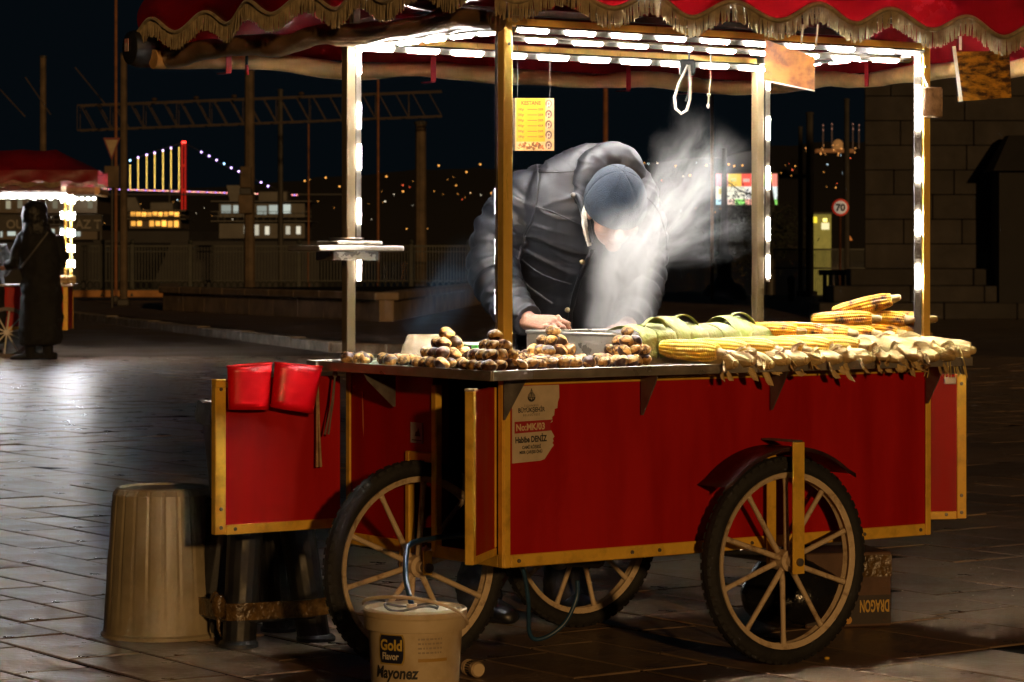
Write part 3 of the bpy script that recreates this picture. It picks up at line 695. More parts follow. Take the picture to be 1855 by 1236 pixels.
# red panels
cpart(MB().box(0.018, L-0.018, 0.004, 0.018, ZB+0.018, ZT-0.012), 'front_panel', m_red)
cpart(MB().box(0.018, L-0.018, W-0.018, W-0.004, ZB+0.018, ZT-0.012), 'back_panel', m_red)
cpart(MB().box(L-0.018, L-0.004, 0.02, W-0.02, ZB+0.018, ZT-0.012), 'end_panel', m_red)
cpart(MB().box(0.004, 0.018, 0.50, W-0.02, ZB+0.018, ZT-0.012), 'end_panel', m_red)
cpart(MB().box(0.02, L-0.02, 0.02, W-0.02, ZB+0.022, ZB+0.034), 'floor', m_dark)
cpart(MB().box(0.36, 0.372, 0.02, W-0.02, ZB+0.035, ZT-0.013), 'inner_partition', m_dark)
# yellow trim, each strip its own piece, 3 mm proud
def trim(*bx): return cpart(MB().box(*bx, 0.003), 'trim_strip', m_gold)
trim(0.0225, L-0.0225, -0.002, 0.0035, ZB, ZB+0.036)
trim(L-0.022, L+0.0, -0.004, 0.0035, ZB, ZT-0.002)
trim(-0.001, 0.022, -0.004, 0.0035, ZB, ZT-0.002)
trim(0.0225, L-0.0225, -0.001, 0.0035, ZT-0.020, ZT-0.004)
trim(-0.004, 0.0035, 0.0, 0.024, ZB, ZT-0.002)
trim(-0.004, 0.0035, W-0.024, W, ZB, ZT-0.002)
trim(-0.003, 0.0035, 0.0245, 0.335, ZB, ZB+0.036)
trim(-0.003, 0.0035, 0.50, W-0.0245, ZB, ZB+0.036)
trim(-0.004, 0.018, 0.335, 0.362, ZB, ZT-0.03)
trim(-0.004, 0.018, 0.478, 0.50, ZB, ZB+0.30)
trim(-0.0035, 0.018, 0.3625, 0.4775, ZB+0.272, ZB+0.30)
cpart(MB().box(0.004, 0.018, 0.363, 0.50, ZB+0.3005, ZT-0.012), 'end_panel', m_red)
trim(L-0.0035, L+0.004, 0.0, 0.024, ZB, ZT-0.002); trim(L-0.0035, L+0.004, W-0.024, W, ZB, ZT-0.002)
trim(L-0.003, L+0.003, 0.0245, W-0.0245, ZB, ZB+0.036)
trim(0.0, L, W-0.003, W+0.004, ZB, ZB+0.036)
for a_ in (0.05, 0.45, 0.55, 0.90, 1.35, 1.585):
    cpart(MB().lathe([(0,0.0045),(0.005,0.004),(0.006,0.0)], 10, 0, Matrix.Translation((a_, -0.002, ZB+0.018)) @ Matrix.Rotation(R(90),4,'X')), 'rivet', m_dsteel, 50)
# table sheet with an upturned lip
poly = [(-0.12, 0.86), (-0.12, -0.115), (0.04, -0.08), (L+0.10, -0.08), (L+0.10, 0.89)]
q = MB(); n = len(poly)
q.add([(x, y, ZS) for x, y in poly] + [(x, y, ZT+0.002) for x, y in poly], [tuple(range(n)), tuple(range(n, 2*n))[::-1]])
table = cpart(q, 'table_top', m_steel)
for i in range(n):
    p0, p1 = Vector((*poly[i], 0)), Vector((*poly[(i+1) % n], 0)); d = (p1-p0).normalized(); ins = Vector((-d.y, d.x, 0)) * 0.002
    MB().bar(p0 - ins + Vector((0,0,ZS-0.008)), p1 - ins + Vector((0,0,ZS-0.008)), 0.028, 0.005, (-d.y, d.x, 0), 0, 0.001).build('lip', m_steel, table)
# gusset brackets below the lip
def gusset(a_, b_, dirx, diry, ln=0.075, h=0.115):
    d = Vector((dirx, diry, 0)); t = Vector((-diry, dirx, 0)) * 0.002; z0 = ZT - 0.002
    p = Vector((a_, b_, z0)); pts = [p, p + d*ln, p + d*ln*0.9 + Vector((0,0,-0.02)), p + d*0.008 + Vector((0,0,-h)), p + Vector((0,0,-h))]
    q = MB(); k = len(pts); q.add([tuple(v-t) for v in pts] + [tuple(v+t) for v in pts], [tuple(range(k)), tuple(range(k,2*k))[::-1]] + [(i, (i+1)%k, k+(i+1)%k, k+i) for i in range(k)])
    cpart(q, 'gusset', m_dsteel)
gusset(0.482, -0.004, 0, -1); gusset(0.972, -0.004, 0, -1); gusset(1.607, -0.005, 0, -1); gusset(-0.005, 0.55, -1, 0, 0.11, 0.10)
cpart(MB().prism([(-0.005, ZT-0.002), (0.075, ZT-0.002), (0.0, ZT-0.115), (-0.005, ZT-0.115)], -0.0075, -0.0045), 'gusset', m_dsteel)
# posts
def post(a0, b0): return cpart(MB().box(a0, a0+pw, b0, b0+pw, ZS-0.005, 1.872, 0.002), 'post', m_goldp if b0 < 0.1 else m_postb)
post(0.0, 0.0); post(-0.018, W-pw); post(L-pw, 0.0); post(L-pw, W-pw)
for (a_, b_) in ((0.018, -0.0015), (L-0.02, -0.0015)):
    for zz in (0.935, 1.80): cpart(MB().lathe([(0,0.003),(0.004,0.003),(0.005,0.0)], 10, 0, Matrix.Translation((a_, b_+0.001, zz)) @ Matrix.Rotation(R(90),4,'X')), 'screw', m_dsteel)
# top frame
zf0, zf1 = 1.852, 1.874
for bx in ((pw, L-pw, 0.004, 0.030), (pw, L-pw, W-0.030, W-0.004)): cpart(MB().box(*bx, zf0, zf1, 0.002), 'top_beam', m_goldp)
for bx in ((0.004, 0.030), (L-0.030, L-0.004)): cpart(MB().box(*bx, pw, W-pw, zf0, zf1, 0.002), 'top_beam', m_dsteel)
cpart(MB().box(-0.10, 2.50, 0.38, 0.41, 1.99, 2.02), 'awning_rib', m_dsteel)
for b_ in (-0.10, 0.35, 0.80, 1.30, 1.86): cpart(MB().box(-0.10, 2.52, b_, b_+0.025, 2.022, 2.045), 'awning_rib', m_dsteel)
for a_, b_ in ((0.018,0.018),(0.018,W-0.018),(L-0.018,0.018),(L-0.018,W-0.018)): cpart(MB().box(a_-0.012,a_+0.012,b_-0.012,b_+0.012,1.873,2.021), 'riser', m_dsteel)
cpart(MB().cyl((0.03, 0.150, 1.861), (L-0.03, 0.150, 1.861), 0.003, n=8), 'cross_rod', m_dsteel, 60)
# LED strips
led_cache = {}
def strip(p0, p1, nrm, mods, ln=0.074, wd=0.019):
    p0 = Vector(p0); p1 = Vector(p1); d = (p1-p0); T = d.length; d.normalize(); nn = Vector(nrm).normalized()
    s = cpart(MB().bar(p0, p1, wd+0.004, 0.008, nrm, 0, 0.001), 'led_strip', m_chan)
    for t in mods:
        c = p0 + d*t + nn*0.0065
        MB().bar(c - d*ln/2, c + d*ln/2, wd*0.72, 0.005, nrm, 0, 0.0015).build('led_module', m_led, s)
def zpx(py, Y): return EYE + (HY-py)/FPX*Y
def vert(a_, b_, nrm, Y, spans, z0, z1):
    zs = [((zpx(s0,Y)+zpx(s1,Y))/2 - z0) for s0, s1 in spans]
    strip((a_, b_, z0), (a_, b_, z1), nrm, zs)
fr = Vector((0.25, -1, 0))
vert(pw-0.006, W-0.024, fr, 8.31, [(87,132),(186,231),(261,306),(360,405),(465,507)], 1.13, 1.85)
vert(L-pw-0.013, 0.012, Vector((-0.55,-1,0)), 8.61, [(94,137),(157,198),(193,236),(287,330),(383,426),(480,523)], 0.90, 1.85)
vert(L-pw+0.05, W-0.024, Vector((0.1,-1,0)), 9.26, [(120,163),(210,254),(301,343),(393,437),(463,504)], 1.12, 1.85)
span = lambda L_, p, o: [o + p*i for i in range(int((L_-o-0.03)/p)+1)]
strip((pw+0.005, -0.004, 1.843), (L-pw-0.005, -0.004, 1.843), (0,-0.8,-1), span(L-2*pw, 0.165, 0.06), 0.098)
strip((pw+0.005, 0.052, 1.822), (L-pw-0.005, 0.052, 1.822), (0,-0.6,-1), span(L-2*pw, 0.165, 0.13), 0.098)
strip((pw+0.005, W-0.04, 1.842), (L-pw-0.005, W-0.04, 1.842), (0,-0.7,-1), span(L-2*pw, 0.165, 0.05), 0.108, 0.026)
strip((0.008, pw+0.006, 1.0), (0.008, pw+0.006, 1.84), (-0.2,1,0), [0.08,0.22,0.36])
strip((0.03, pw+0.01, 1.842), (0.03, W-pw-0.01, 1.842), (-0.55,0,-1), span(W-2*pw, 0.14, 0.07), 0.10)
strip((L-0.03, pw+0.01, 1.842), (L-0.03, W-pw-0.01, 1.842), (0.25,0,-1), span(W-2*pw, 0.14, 0.07), 0.085)
# open door flap at the back left corner, open door at the near corner, open door at the right end
def flap(o, dirv, wd, z0, z1, hinge=True, edge=0.034, inner=True):
    ang = math.atan2(dirv.y, dirv.x)
    Mx = Matrix.Translation((o[0], o[1], 0)) @ Matrix.Rotation(ang, 4, 'Z')
    q = MB(); q.box(0, wd, -0.009, 0.009, z0, z1, 0.002, 0, Mx); dr = cpart(q, 'door', m_red)
    for bx in ((wd-edge, wd+0.002, -0.0125, 0.0125, z0, z1), (0.0, wd-edge-0.001, -0.0120, 0.0120, z0-0.002, z0+edge*0.8), (0.0, edge*0.6, -0.0122, 0.0122, z0+edge*0.8+0.001, z1))[:3 if inner else 2]:
        MB().box(*bx, 0.002, 0, Mx).build('trim_strip', m_gold, dr)
    for zz in (z0+0.02, z0+0.075, z1-0.03): 
        q = MB()
        for sgn in (-1,): q.lathe([(0,0.0035),(0.005,0.003),(0.006,0)], 10, 0, Mx @ Matrix.Translation((wd-edge*0.5, 0.0125*sgn, zz)) @ Matrix.Rotation(R(90),4,'X'))
        q.build('screw', m_dsteel, dr)
    q = MB(); q.lathe([(0,0.0035),(0.005,0.003),(0.006,0)], 10, 0, Mx @ Matrix.Translation((wd-edge*2.2, -0.012, z0+0.014)) @ Matrix.Rotation(R(90),4,'X')); q.build('screw', m_dsteel, dr)
    return dr, Mx
fl, FM = flap((-0.03, W-0.004), Vector((-1,0,0)), 0.430, 0.390, 0.847, inner=False)
# after a 180 degree turn the camera side is +y of the flap frame: put screws on both faces
for (x, zz) in ((0.413, 0.41), (0.413, 0.465), (0.413, 0.817), (0.365, 0.404)):
    q = MB(); q.lathe([(0,0.0035),(0.005,0.003),(0.006,0)], 10, 0, FM @ Matrix.Translation((x, 0.0125, zz)) @ Matrix.Rotation(R(-90),4,'X')); q.build('screw', m_dsteel, fl)
q = MB(); q.box(0.372, 0.433, 0.0128, 0.017, 0.822, 0.838, 0.001, 0, FM); q.box(0.402, 0.433, 0.0128, 0.019, 0.838, 0.846, 0.001, 0, FM); q.build('hinge', m_gold, fl)
e0 = P(0, 0.03); e1 = Vector((-0.105, 7.45, 0)); dv = (e1 - e0)
dl = Vector((dv.dot(UA), dv.dot(VA), 0))
nd, NM = flap((-0.012, 0.036), dl, 0.262, 0.372, 0.841, edge=0.026)
q = MB(); q.box(0.228, 0.262, -0.014, 0.0145, 0.8412, 0.8482, 0.001, 0, NM); q.build('door_cap', m_paper, nd)
for zz in (0.46, 0.76): cpart(MB().box(-0.022, -0.0045, 0.026, 0.034, zz-0.035, zz+0.035, 0.001), 'hinge', m_dsteel)
# right end door: hinged on the right end, swung out
rd, RM = flap((L+0.012, 0.30), Vector((0.84, -0.40, 0)), 0.325, 0.360, 0.826, edge=0.03)
q = MB(); q.box(0.25, 0.29, -0.02, -0.0126, 0.795, 0.818, 0.002, 0, RM); q.build('latch', m_steel, rd)
# wheels
RW = 0.3075
def wheel(a_, b_, name='wheel', ph=0.0):
    q = MB(); M0 = Matrix.Translation((a_, b_, RW)) @ Matrix.Rotation(R(90), 4, 'X')
    q.lathe([(0.245,-0.014),(0.262,-0.021),(0.262,0.021),(0.245,0.014),(0.251,0.0),(0.245,-0.014)], 56, 0, M0)
    wh = cpart(q, name, m_wood, 40)
    q = MB(); t = [(0.256 + 0.026*(1-math.cos(k*2*math.pi/14)), 0.0265*math.sin(k*2*math.pi/14)) for k in range(15)]
    q.lathe(t, 64, 0, M0)
    for k in range(64):
        an = 2*math.pi*k/64
        for sy, off in ((-1, 0.0), (1, 0.5)):
            an2 = an + off*2*math.pi/64
            Mt = M0 @ Matrix.Rotation(an2, 4, 'Z') @ Matrix.Translation((0.2985, 0, sy*0.011)) @ Matrix.Rotation(sy*R(24), 4, 'Y')
            q.box(-0.006, 0.0055, -0.010, 0.010, -0.0085, 0.0085, 0.0, 0, Mt)
        q.box(0.3, 0.3055, -0.004, 0.004, -0.004, 0.004, 0.0, 0, M0 @ Matrix.Rotation(an+0.02,4,'Z'))
    q.build('tyre', m_tyre, wh, smooth=30)
    q = MB(); q.lathe([(0,-0.045),(0.018,-0.045),(0.020,-0.03),(0.032,-0.026),(0.032,0.026),(0.020,0.03),(0.018,0.045),(0,0.045)], 20, 0, M0); q.build('hub', m_wood, wh, smooth=40)
    for k in range(10):
        an = ph + 2*math.pi*k/10
        p0 = M0 @ Vector((0.024*math.cos(an), 0.024*math.sin(an), 0.010*(-1)**k)); p1 = M0 @ Vector((0.249*math.cos(an), 0.249*math.sin(an), 0.0))
        MB().tube([p0, p0.lerp(p1,0.85), p1], [0.0090, 0.0075, 0.0095], 8).build('spoke', m_wood, wh, smooth=50)
    return wh
wheel(0.955, -0.085, ph=0.30); wheel(0.955, 0.93, ph=0.55); wheel(-0.022, 0.415, ph=0.2)
cpart(MB().cyl((0.955,-0.16,RW),(0.955,1.01,RW),0.012,n=12), 'axle', m_dsteel, 50)
cpart(MB().cyl((-0.022,0.34,RW),(-0.022,0.49,RW),0.014,n=12), 'axle', m_dsteel, 50)
for b_ in (0.352, 0.478): cpart(MB().box(-0.036,-0.008,b_-0.004,b_+0.004,RW-0.02,ZB+0.02,0.001), 'fork', m_gold)
cpart(MB().box(0.932, 0.976, -0.152, -0.146, RW-0.035, 0.660, 0.001), 'wheel_strut', m_gold)
cpart(MB().box(0.937, 0.971, -0.148, -0.004, 0.6605, 0.6655), 'strut_arm', m_dsteel)
for b_ in (-0.026, W+0.026): cpart(MB().box(0.938,0.972,b_-0.003,b_+0.003,RW-0.03,0.62,0.001), 'inner_strut', m_gold)
q = MB(); rows_ = []
for k in range(19):
    an = R(46) + R(92)*k/18; rr = 0.338 + (0.008 if k in (0,18) else 0)
    x, z_ = 0.955 + rr*math.cos(an)*1.02, RW + rr*math.sin(an)
    rows_.append([(x, -0.002, z_), (x, -0.128, z_), (x, -0.130, z_-0.012)])
q.grid(rows_); mg = cpart(q, 'mudguard', mat('dark_mudguard', (0.035,0.010,0.008), 0.5, var=0.4, vscale=12, rvar=0.15), 35); 
sm = mg.modifiers.new('s','SOLIDIFY'); sm.thickness = 0.003
# under-body tow bar and hook
q = MB(); q.tube([(0.28,0.12,0.335),(0.55,0.30,0.30),(0.60,0.34,0.31),(0.95,0.62,0.33)], [0.022,0.026,0.018,0.018], 10); q.sphere((0.28,0.12,0.333),0.03,12,8); cpart(q, 'tow_bar', m_black, 50)
cpart(MB().tube([(1.0,0.66,0.33),(1.06,0.69,0.33),(1.07,0.70,0.30),(1.04,0.685,0.292),(1.03,0.68,0.31)], 0.006, 8), 'hook', m_black, 60)
# scuff mark of bare metal on the end panel
cpart(MB().add([(0.0025,0.742,0.80),(0.0025,0.748,0.80),(0.0025,0.744,0.70),(0.0025,0.738,0.665),(0.0025,0.735,0.70)], [(0,1,2,3,4)]), 'scratch', mat('scratch_red', (0.75,0.22,0.10), 0.5))
# ---------------------------------------------------------------- awning
A0_, A1_, B0_, B1_ = -0.12, 2.55, -0.12, 1.90
zr = 2.07
q = MB(); ra, rb_ = (A0_+A1_)/2, (B0_+B1_)/2
nx, ny = 24, 18; rowsr = []
for j in range(ny+1):
    row = []
    for i in range(nx+1):
        u_, v_ = i/nx, j/ny; x = A0_ + (A1_-A0_)*u_; y = B0_ + (B1_-B0_)*v_
        hgt = min(u_, 1-u_)*1.5; hgt = min(hgt, min(v_, 1-v_)*1.05)
        row.append((x, y, zr + 0.42*min(0.5, hgt)/0.5*0.9 + 0.012*math.sin(u_*40)*math.sin(v_*23)))
    rowsr.append(row)
q.grid(rowsr); awn = cpart(q, 'awning', m_awn, 60)
def valance(fn, s0, s1, pitch, phase, zed, outv, label=None, m=m_awn, front=True):
    n = int((s1-s0)/0.02); cols = []; fr_ = MB(); bd = MB(); rr = random.Random(int(phase*1000))
    def edge(s): return zed - 0.026*math.cos(2*math.pi*(s-phase)/pitch) + 0.006*math.sin(s*5.1+phase*9)
    def outw(s, t): return (0.010*math.sin(2*math.pi*(s-phase)/pitch*0.5+1.0) + 0.008*math.sin(s*7.3) + 0.022) * t + 0.02*math.sin(t*math.pi)
    for i in range(n+1):
        s = s0 + (s1-s0)*i/n; col = []
        for k in range(7):
            t = k/6; z_ = zr*(1-t) + edge(s)*t; x, y = fn(s)
            col.append((x + outv[0]*outw(s,t), y + outv[1]*outw(s,t), z_))
        cols.append(col)
    q = MB(); q.grid(cols); v = q.build('valance', m, cart, smooth=60)
    bpts = []
    for i in range(n*2+1):
        s = s0 + (s1-s0)*i/(2*n); x, y = fn(s); bpts.append((x+outv[0]*(outw(s,1)+0.004), y+outv[1]*(outw(s,1)+0.004), edge(s)-0.002))
    bd.tube(bpts, 0.0075, 6); bd.build('braid', m_fringe, v, smooth=60)
    s = s0
    while s < s1:
        x, y = fn(s); o = outw(s,1)+0.003+rr.uniform(-0.002,0.002); ln = 0.058 + rr.uniform(-0.005,0.004)
        jx = rr.gauss(0,0.003); r0 = 0.0026
        p0 = Vector((x+outv[0]*o, y+outv[1]*o, edge(s))); tdir = Vector((-outv[1], outv[0], 0))
        p1 = p0 + Vector((0,0,-ln)) + tdir*jx + Vector((outv[0],outv[1],0))*rr.gauss(0,0.003)
        fr_.tube([p0, p0.lerp(p1,0.5)+tdir*rr.gauss(0,0.001), p1], [r0, r0*1.0, r0*0.75], 3, caps=False)
        s += 0.0037 + rr.uniform(-0.0006, 0.0006)
    stuff(fr_.build('fringe', m_fringe, v, smooth=60, recalc=False))
    return v
valance(lambda s: (s, B0_), A0_, A1_, 0.31, 0.872, 1.926, (0,-1))
valance(lambda s: (A0_, s), B0_, B1_, 0.318, 0.842+0.159, 1.968, (-1,0))
valance(lambda s: (s, B1_), A0_, A1_, 0.31, 0.5, 1.95, (0,1))
valance(lambda s: (A1_, s), B0_, B1_, 0.31, 0.3, 1.95, (1,0))
# rolled-up rain curtains on three sides
def roll(p0, p1, r, m, seed, name='curtain_roll'):
    p0, p1 = Vector(p0), Vector(p1); n = int((p1-p0).length/0.03); rr = random.Random(seed); pts = []; rad = []
    for i in range(n+1):
        t = i/n; p = p0.lerp(p1, t) + Vector((0,0,-0.014*math.sin(t*math.pi*3+seed)**2 + 0.004*math.sin(t*31+seed))); pts.append(p)
        rad.append(r*(1+0.10*math.sin(t*23+seed)+0.05*math.sin(t*61)+rr.uniform(-0.03,0.03)))
    q = MB(); q.tube(pts, rad, 14); o = cpart(q, name, m, 60)
    return o
roll((A0_, B1_-0.05, 1.868), (A1_-0.03, B1_-0.05, 1.868), 0.029, m_tan, 2)
roll((A0_+0.085, B0_+0.10, 1.876), (A0_+0.05, B1_-0.06, 1.882), 0.033, mat('brown_pvc_roll', (0.20,0.115,0.055), 0.32, var=0.3, vscale=5, bump=0.5, bscale=9, coat=0.3), 5)
roll((A1_-0.04, B0_+0.1, 1.872), (A1_-0.04, B1_-0.06, 1.872), 0.029, m_tan, 8)
q = MB(); cols = []
for i in range(140):
    s = A0_+0.02 + (A1_-A0_-0.04)*i/139; cols.append([(s, B1_-0.05+0.018*math.sin(s*9+k)+0.006*math.sin(s*33+2*k), 2.06-(2.06-1.885)*k/5) for k in range(6)])
q.grid(cols); cpart(q, 'rain_curtain', m_awn, 60)
q = MB(); cols = []
for i in range(100):
    s = B0_+0.1 + (B1_-B0_-0.2)*i/99; cols.append([(A1_-0.04+0.015*math.sin(s*9+k), s, 2.06-(2.06-1.885)*k/5) for k in range(6)])
q.grid(cols); cpart(q, 'rain_curtain', m_awn, 60)
for px in (405, 775, 1128, 1240):
    k_ = (px-HX)/FPX; y_b = B1_-0.05; a_ = (k_*(C0.y+VA.y*y_b) - C0.x - VA.x*y_b)/(UA.x - k_*UA.y)
    cpart(MB().box(a_-0.011, a_+0.011, y_b-0.037, y_b-0.034, 1.826, 2.03, 0.001), 'strap', m_strap)
    cpart(MB().box(a_-0.011, a_+0.011, y_b-0.034, y_b+0.03, 1.822, 1.826, 0.001), 'strap', m_strap)
cpart(MB().box(A1_-0.08, A1_-0.077, 1.2, 1.222, 1.83, 2.03, 0.001), 'strap', m_strap)
# spool end at the back-left corner
q = MB(); Ms = Matrix.Translation((A0_-0.02, B1_+0.02, 1.90)) @ Matrix.Rotation(R(-90),4,'Y')
q.lathe([(0,0.035),(0.03,0.04),(0.055,0.03),(0.064,0.0),(0.064,-0.06),(0.05,-0.08),(0,-0.08)], 20, 0, Ms); sp = cpart(q, 'roll_end', m_black, 50)
q = MB(); q.box(-0.012,0.030,-0.014,0.012,0.0415,0.0435,0.0,0,Ms); q.build('roll_label', mat('label_red', (0.45,0.03,0.03), 0.5, col2=(0.6,0.55,0.5), vscale=40, var=0.1), sp)
# rolled fabric bundle at the near corner
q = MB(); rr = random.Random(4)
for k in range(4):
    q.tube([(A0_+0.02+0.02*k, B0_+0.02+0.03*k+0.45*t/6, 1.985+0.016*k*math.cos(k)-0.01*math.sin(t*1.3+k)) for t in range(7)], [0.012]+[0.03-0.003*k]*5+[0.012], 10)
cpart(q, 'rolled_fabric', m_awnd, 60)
# hanging hook arm on the left
hp_ = loc_ab(Wp(447, 80, 9.05)); hq = loc_ab(Wp(447, 118, 9.05)); ht_ = loc_ab(Wp(448, 136, 9.05))
q = MB(); q.tube([hp_, hq], 0.005, 8); q.bar(Vector(hp_)+Vector((-0.03,0,0.0)), Vector(hp_)+Vector((0.045,0.02,0.0)), 0.012, 0.012); hk = cpart(q, 'hook_arm', m_black, 50)
q = MB(); q.tube([hq, ht_], 0.006, 8); q.build('red_tip', m_strap, hk, smooth=50)
# scale shelf on the back left post
sl = lambda px, py, Y: loc_ab(Wp(px, py, Y))
zsh = zpx(449, 8.25)
q = MB(); q.box(-0.235, 0.06, W-0.23, W-0.045, zsh-0.010, zsh+0.006, 0.003); shf = cpart(q, 'shelf', m_steel)
q = MB(); q.box(-0.14, 0.02, W-0.15, W-0.05, zsh-0.038, zsh-0.011, 0.002); q.build('shelf_bracket', m_steel, shf)
# junction box in clear tape on the right post
q = MB(); q.box(L-0.048, L+0.036, -0.022, -0.0055, zpx(213,8.6), zpx(157,8.6), 0.006); jb = cpart(q, 'taped_adaptor', mat('clear_taped_plastic', (0.42,0.30,0.20), 0.18, var=0.5, vscale=40, bump=0.8, bscale=60, trans=0.35), 40)
q = MB(); q.tube([(L-0.03,-0.02,zpx(157,8.6)),(L-0.05,-0.012,zpx(130,8.6)),(L-0.045,0.0,zpx(105,8.6))], 0.004, 6); q.build('lead', m_wht, jb, smooth=60)
# permit sticker with torn right edge, flat print
st_pts = [(0,0.216),(0.162,0.216),(0.163,0.18),(0.158,0.168),(0.156,0.15),(0.147,0.148),(0.145,0.130),(0.138,0.126),(0.139,0.112),(0.130,0.108),(0.131,0.094),(0.137,0.084),(0.146,0.070),(0.140,0.064),(0.143,0.058),(0.139,0.052),(0.144,0.046),(0.139,0.041),(0.133,0.034),(0.112,0.008),(0.098,0.004),(0,0.0)]
sx, sz = 0.030, 0.628
q = MB(); q.prism([(sx+x, sz+z_) for x, z_ in st_pts], 0.0015, 0.0038); stk = cpart(q, 'permit_sticker', m_paper)
q = MB(); q.prism([(sx+0.008,sz+0.083),(sx+0.008,sz+0.116),(sx+0.1385,sz+0.1185),(sx+0.1310,sz+0.108),(sx+0.1312,sz+0.094),(sx+0.1345,sz+0.0875)], 0.0008, 0.0014); q.build('red_band', m_print_red, stk)
def put(txt, size, x, z_, m, bold=0.0, al='LEFT', xs=1.0, y=0.0007, sp=1.0, shear=0.0, par=None, nm='lettering', rot=None):
    return link(nm, text_mesh(txt, size, m, bold, al, xs, shear, sp), par, (x, y, z_), rot or (0,0,0))
m_lp = mat('cream_print', (0.62,0.45,0.26), 0.7)
tl = (0, R(-1.2), 0)
put('İSTANBUL', 0.0085, sx+0.066, sz+0.157, m_print_blk, 0.0, 'CENTER', 1.0, 0.0010, 1.35, par=stk, rot=tl)
put('BÜYÜKŞEHİR', 0.0175, sx+0.066, sz+0.142, m_print_blk, 0.0005, 'CENTER', 0.86, 0.0010, par=stk, rot=tl)
put('BELEDİYESİ', 0.0085, sx+0.066, sz+0.131, m_print_blk, 0.0, 'CENTER', 1.0, 0.0010, 1.35, par=stk, rot=tl)
put('No:MK/03', 0.0262, sx+0.012, sz+0.0905, m_lp, 0.0009, 'LEFT', 0.90, 0.0004, par=stk, rot=tl)
put('Habibe DENİZ', 0.0235, sx+0.010, sz+0.0565, m_print_blk, 0.0009, 'LEFT', 0.74, 0.0010, par=stk, rot=tl)
put('CAMİ KÖŞESİ', 0.0125, sx+0.066, sz+0.0395, m_print_blk, 0.0004, 'CENTER', 0.82, 0.0010, par=stk, rot=tl)
put('MISIR ÇARŞISI ÖNÜ', 0.0118, sx+0.064, sz+0.0260, m_print_blk, 0.0004, 'CENTER', 0.76, 0.0010, par=stk, rot=tl)
q = MB(); ex, ez = sx+0.066, sz+0.184
q.prism([(ex+0.0135*math.cos(t), ez+0.0135*math.sin(t)) for t in [math.pi+math.pi*k/14 for k in range(15)]], 0.0008, 0.0014)
for k, (w_, h_) in enumerate(((0.0135,0.002),(0.011,0.002),(0.008,0.0022),(0.006,0.0022),(0.0035,0.003),(0.0015,0.005))):
    zz = ez + 0.0015 + sum((0.0035,0.0035,0.0034,0.0034,0.0036,0.004)[:k]); q.box(ex-w_, ex+w_, 0.0008, 0.0014, zz, zz+h_)
for k in (-1, 0, 1): q.box(ex+0.009*k-0.0007, ex+0.009*k+0.0007, 0.0008, 0.0014, ez+0.001, ez+0.012-3*abs(k)*0.001)
q.build('emblem', m_print_blk, stk)
q = MB()
for k in (-1,0,1): q.box(ex+0.0055*k-0.0012, ex+0.0055*k+0.0012, 0.0004, 0.0007, ez-0.008+abs(k)*0.003, ez-0.002)
q.build('emblem_gap', m_paper, stk)
# small white sticker on the end panel
q = MB(); q.box(0.0015, 0.0036, 0.415, 0.478, ZB+0.325, ZB+0.385); s2 = cpart(q, 'small_sticker', mat('pale_sticker', (0.42,0.40,0.37), 0.6, var=0.15, vscale=30))
q = MB(); q.add([(0.001,0.425,ZB+0.345),(0.001,0.455,ZB+0.345),(0.001,0.449,ZB+0.358),(0.001,0.441,ZB+0.360),(0.001,0.436,ZB+0.372),(0.001,0.431,ZB+0.360)], [(0,1,2,3,4,5)])
q.add([(0.001,0.420,ZB+0.332),(0.001,0.470,ZB+0.332),(0.001,0.470,ZB+0.335),(0.001,0.420,ZB+0.335)], [(0,1,2,3)]); q.build('motif', m_print_blk, s2, recalc=False)

# ================================================================ GOODS ON THE CART
# steel charcoal box
BX0, BX1, BY0, BY1, ZR = 0.603, 1.52, 0.150, 0.735, 0.972
box = thing('steel_grill_box', 'rectangular steel box steaming in the middle of the cart table', 'grill box', P(0,0,ZS), TH)
bz0, bz1 = 0.001, ZR-ZS
MB().box(BX0, BX0+0.004, BY0, BY1, bz0, bz1).build('side_wall', m_steel, box)
MB().box(BX1-0.004, BX1, BY0, BY1, bz0, bz1).build('side_wall', m_steel, box)
MB().box(BX0+0.0041, BX1-0.0041, BY0, BY0+0.004, bz0, bz1).build('side_wall', m_steel, box)
MB().box(BX0+0.0041, BX1-0.0041, BY1-0.004, BY1, bz0, bz1).build('side_wall', m_steel, box)
MB().box(BX0+0.005, BX1-0.005, BY0+0.005, BY1-0.005, bz0, bz0+0.045).build('water_bath', mat('murky_water', (0.05,0.045,0.03), 0.08), box)
q = MB(); rim = [(BX0,BY0),(BX1,BY0),(BX1,BY1),(BX0,BY1)]
q.tube([(x, y, bz1) for x, y in rim], 0.0055, 8, closed=True); q.build('rolled_rim', m_steel, box, smooth=50)
for i in range(15):
    b_ = BY0+0.03+i*0.038; MB().cyl((1.16, b_, bz1-0.012), (BX1-0.005, b_, bz1-0.012), 0.0035, n=6).build('grate_bar', m_dsteel, box)
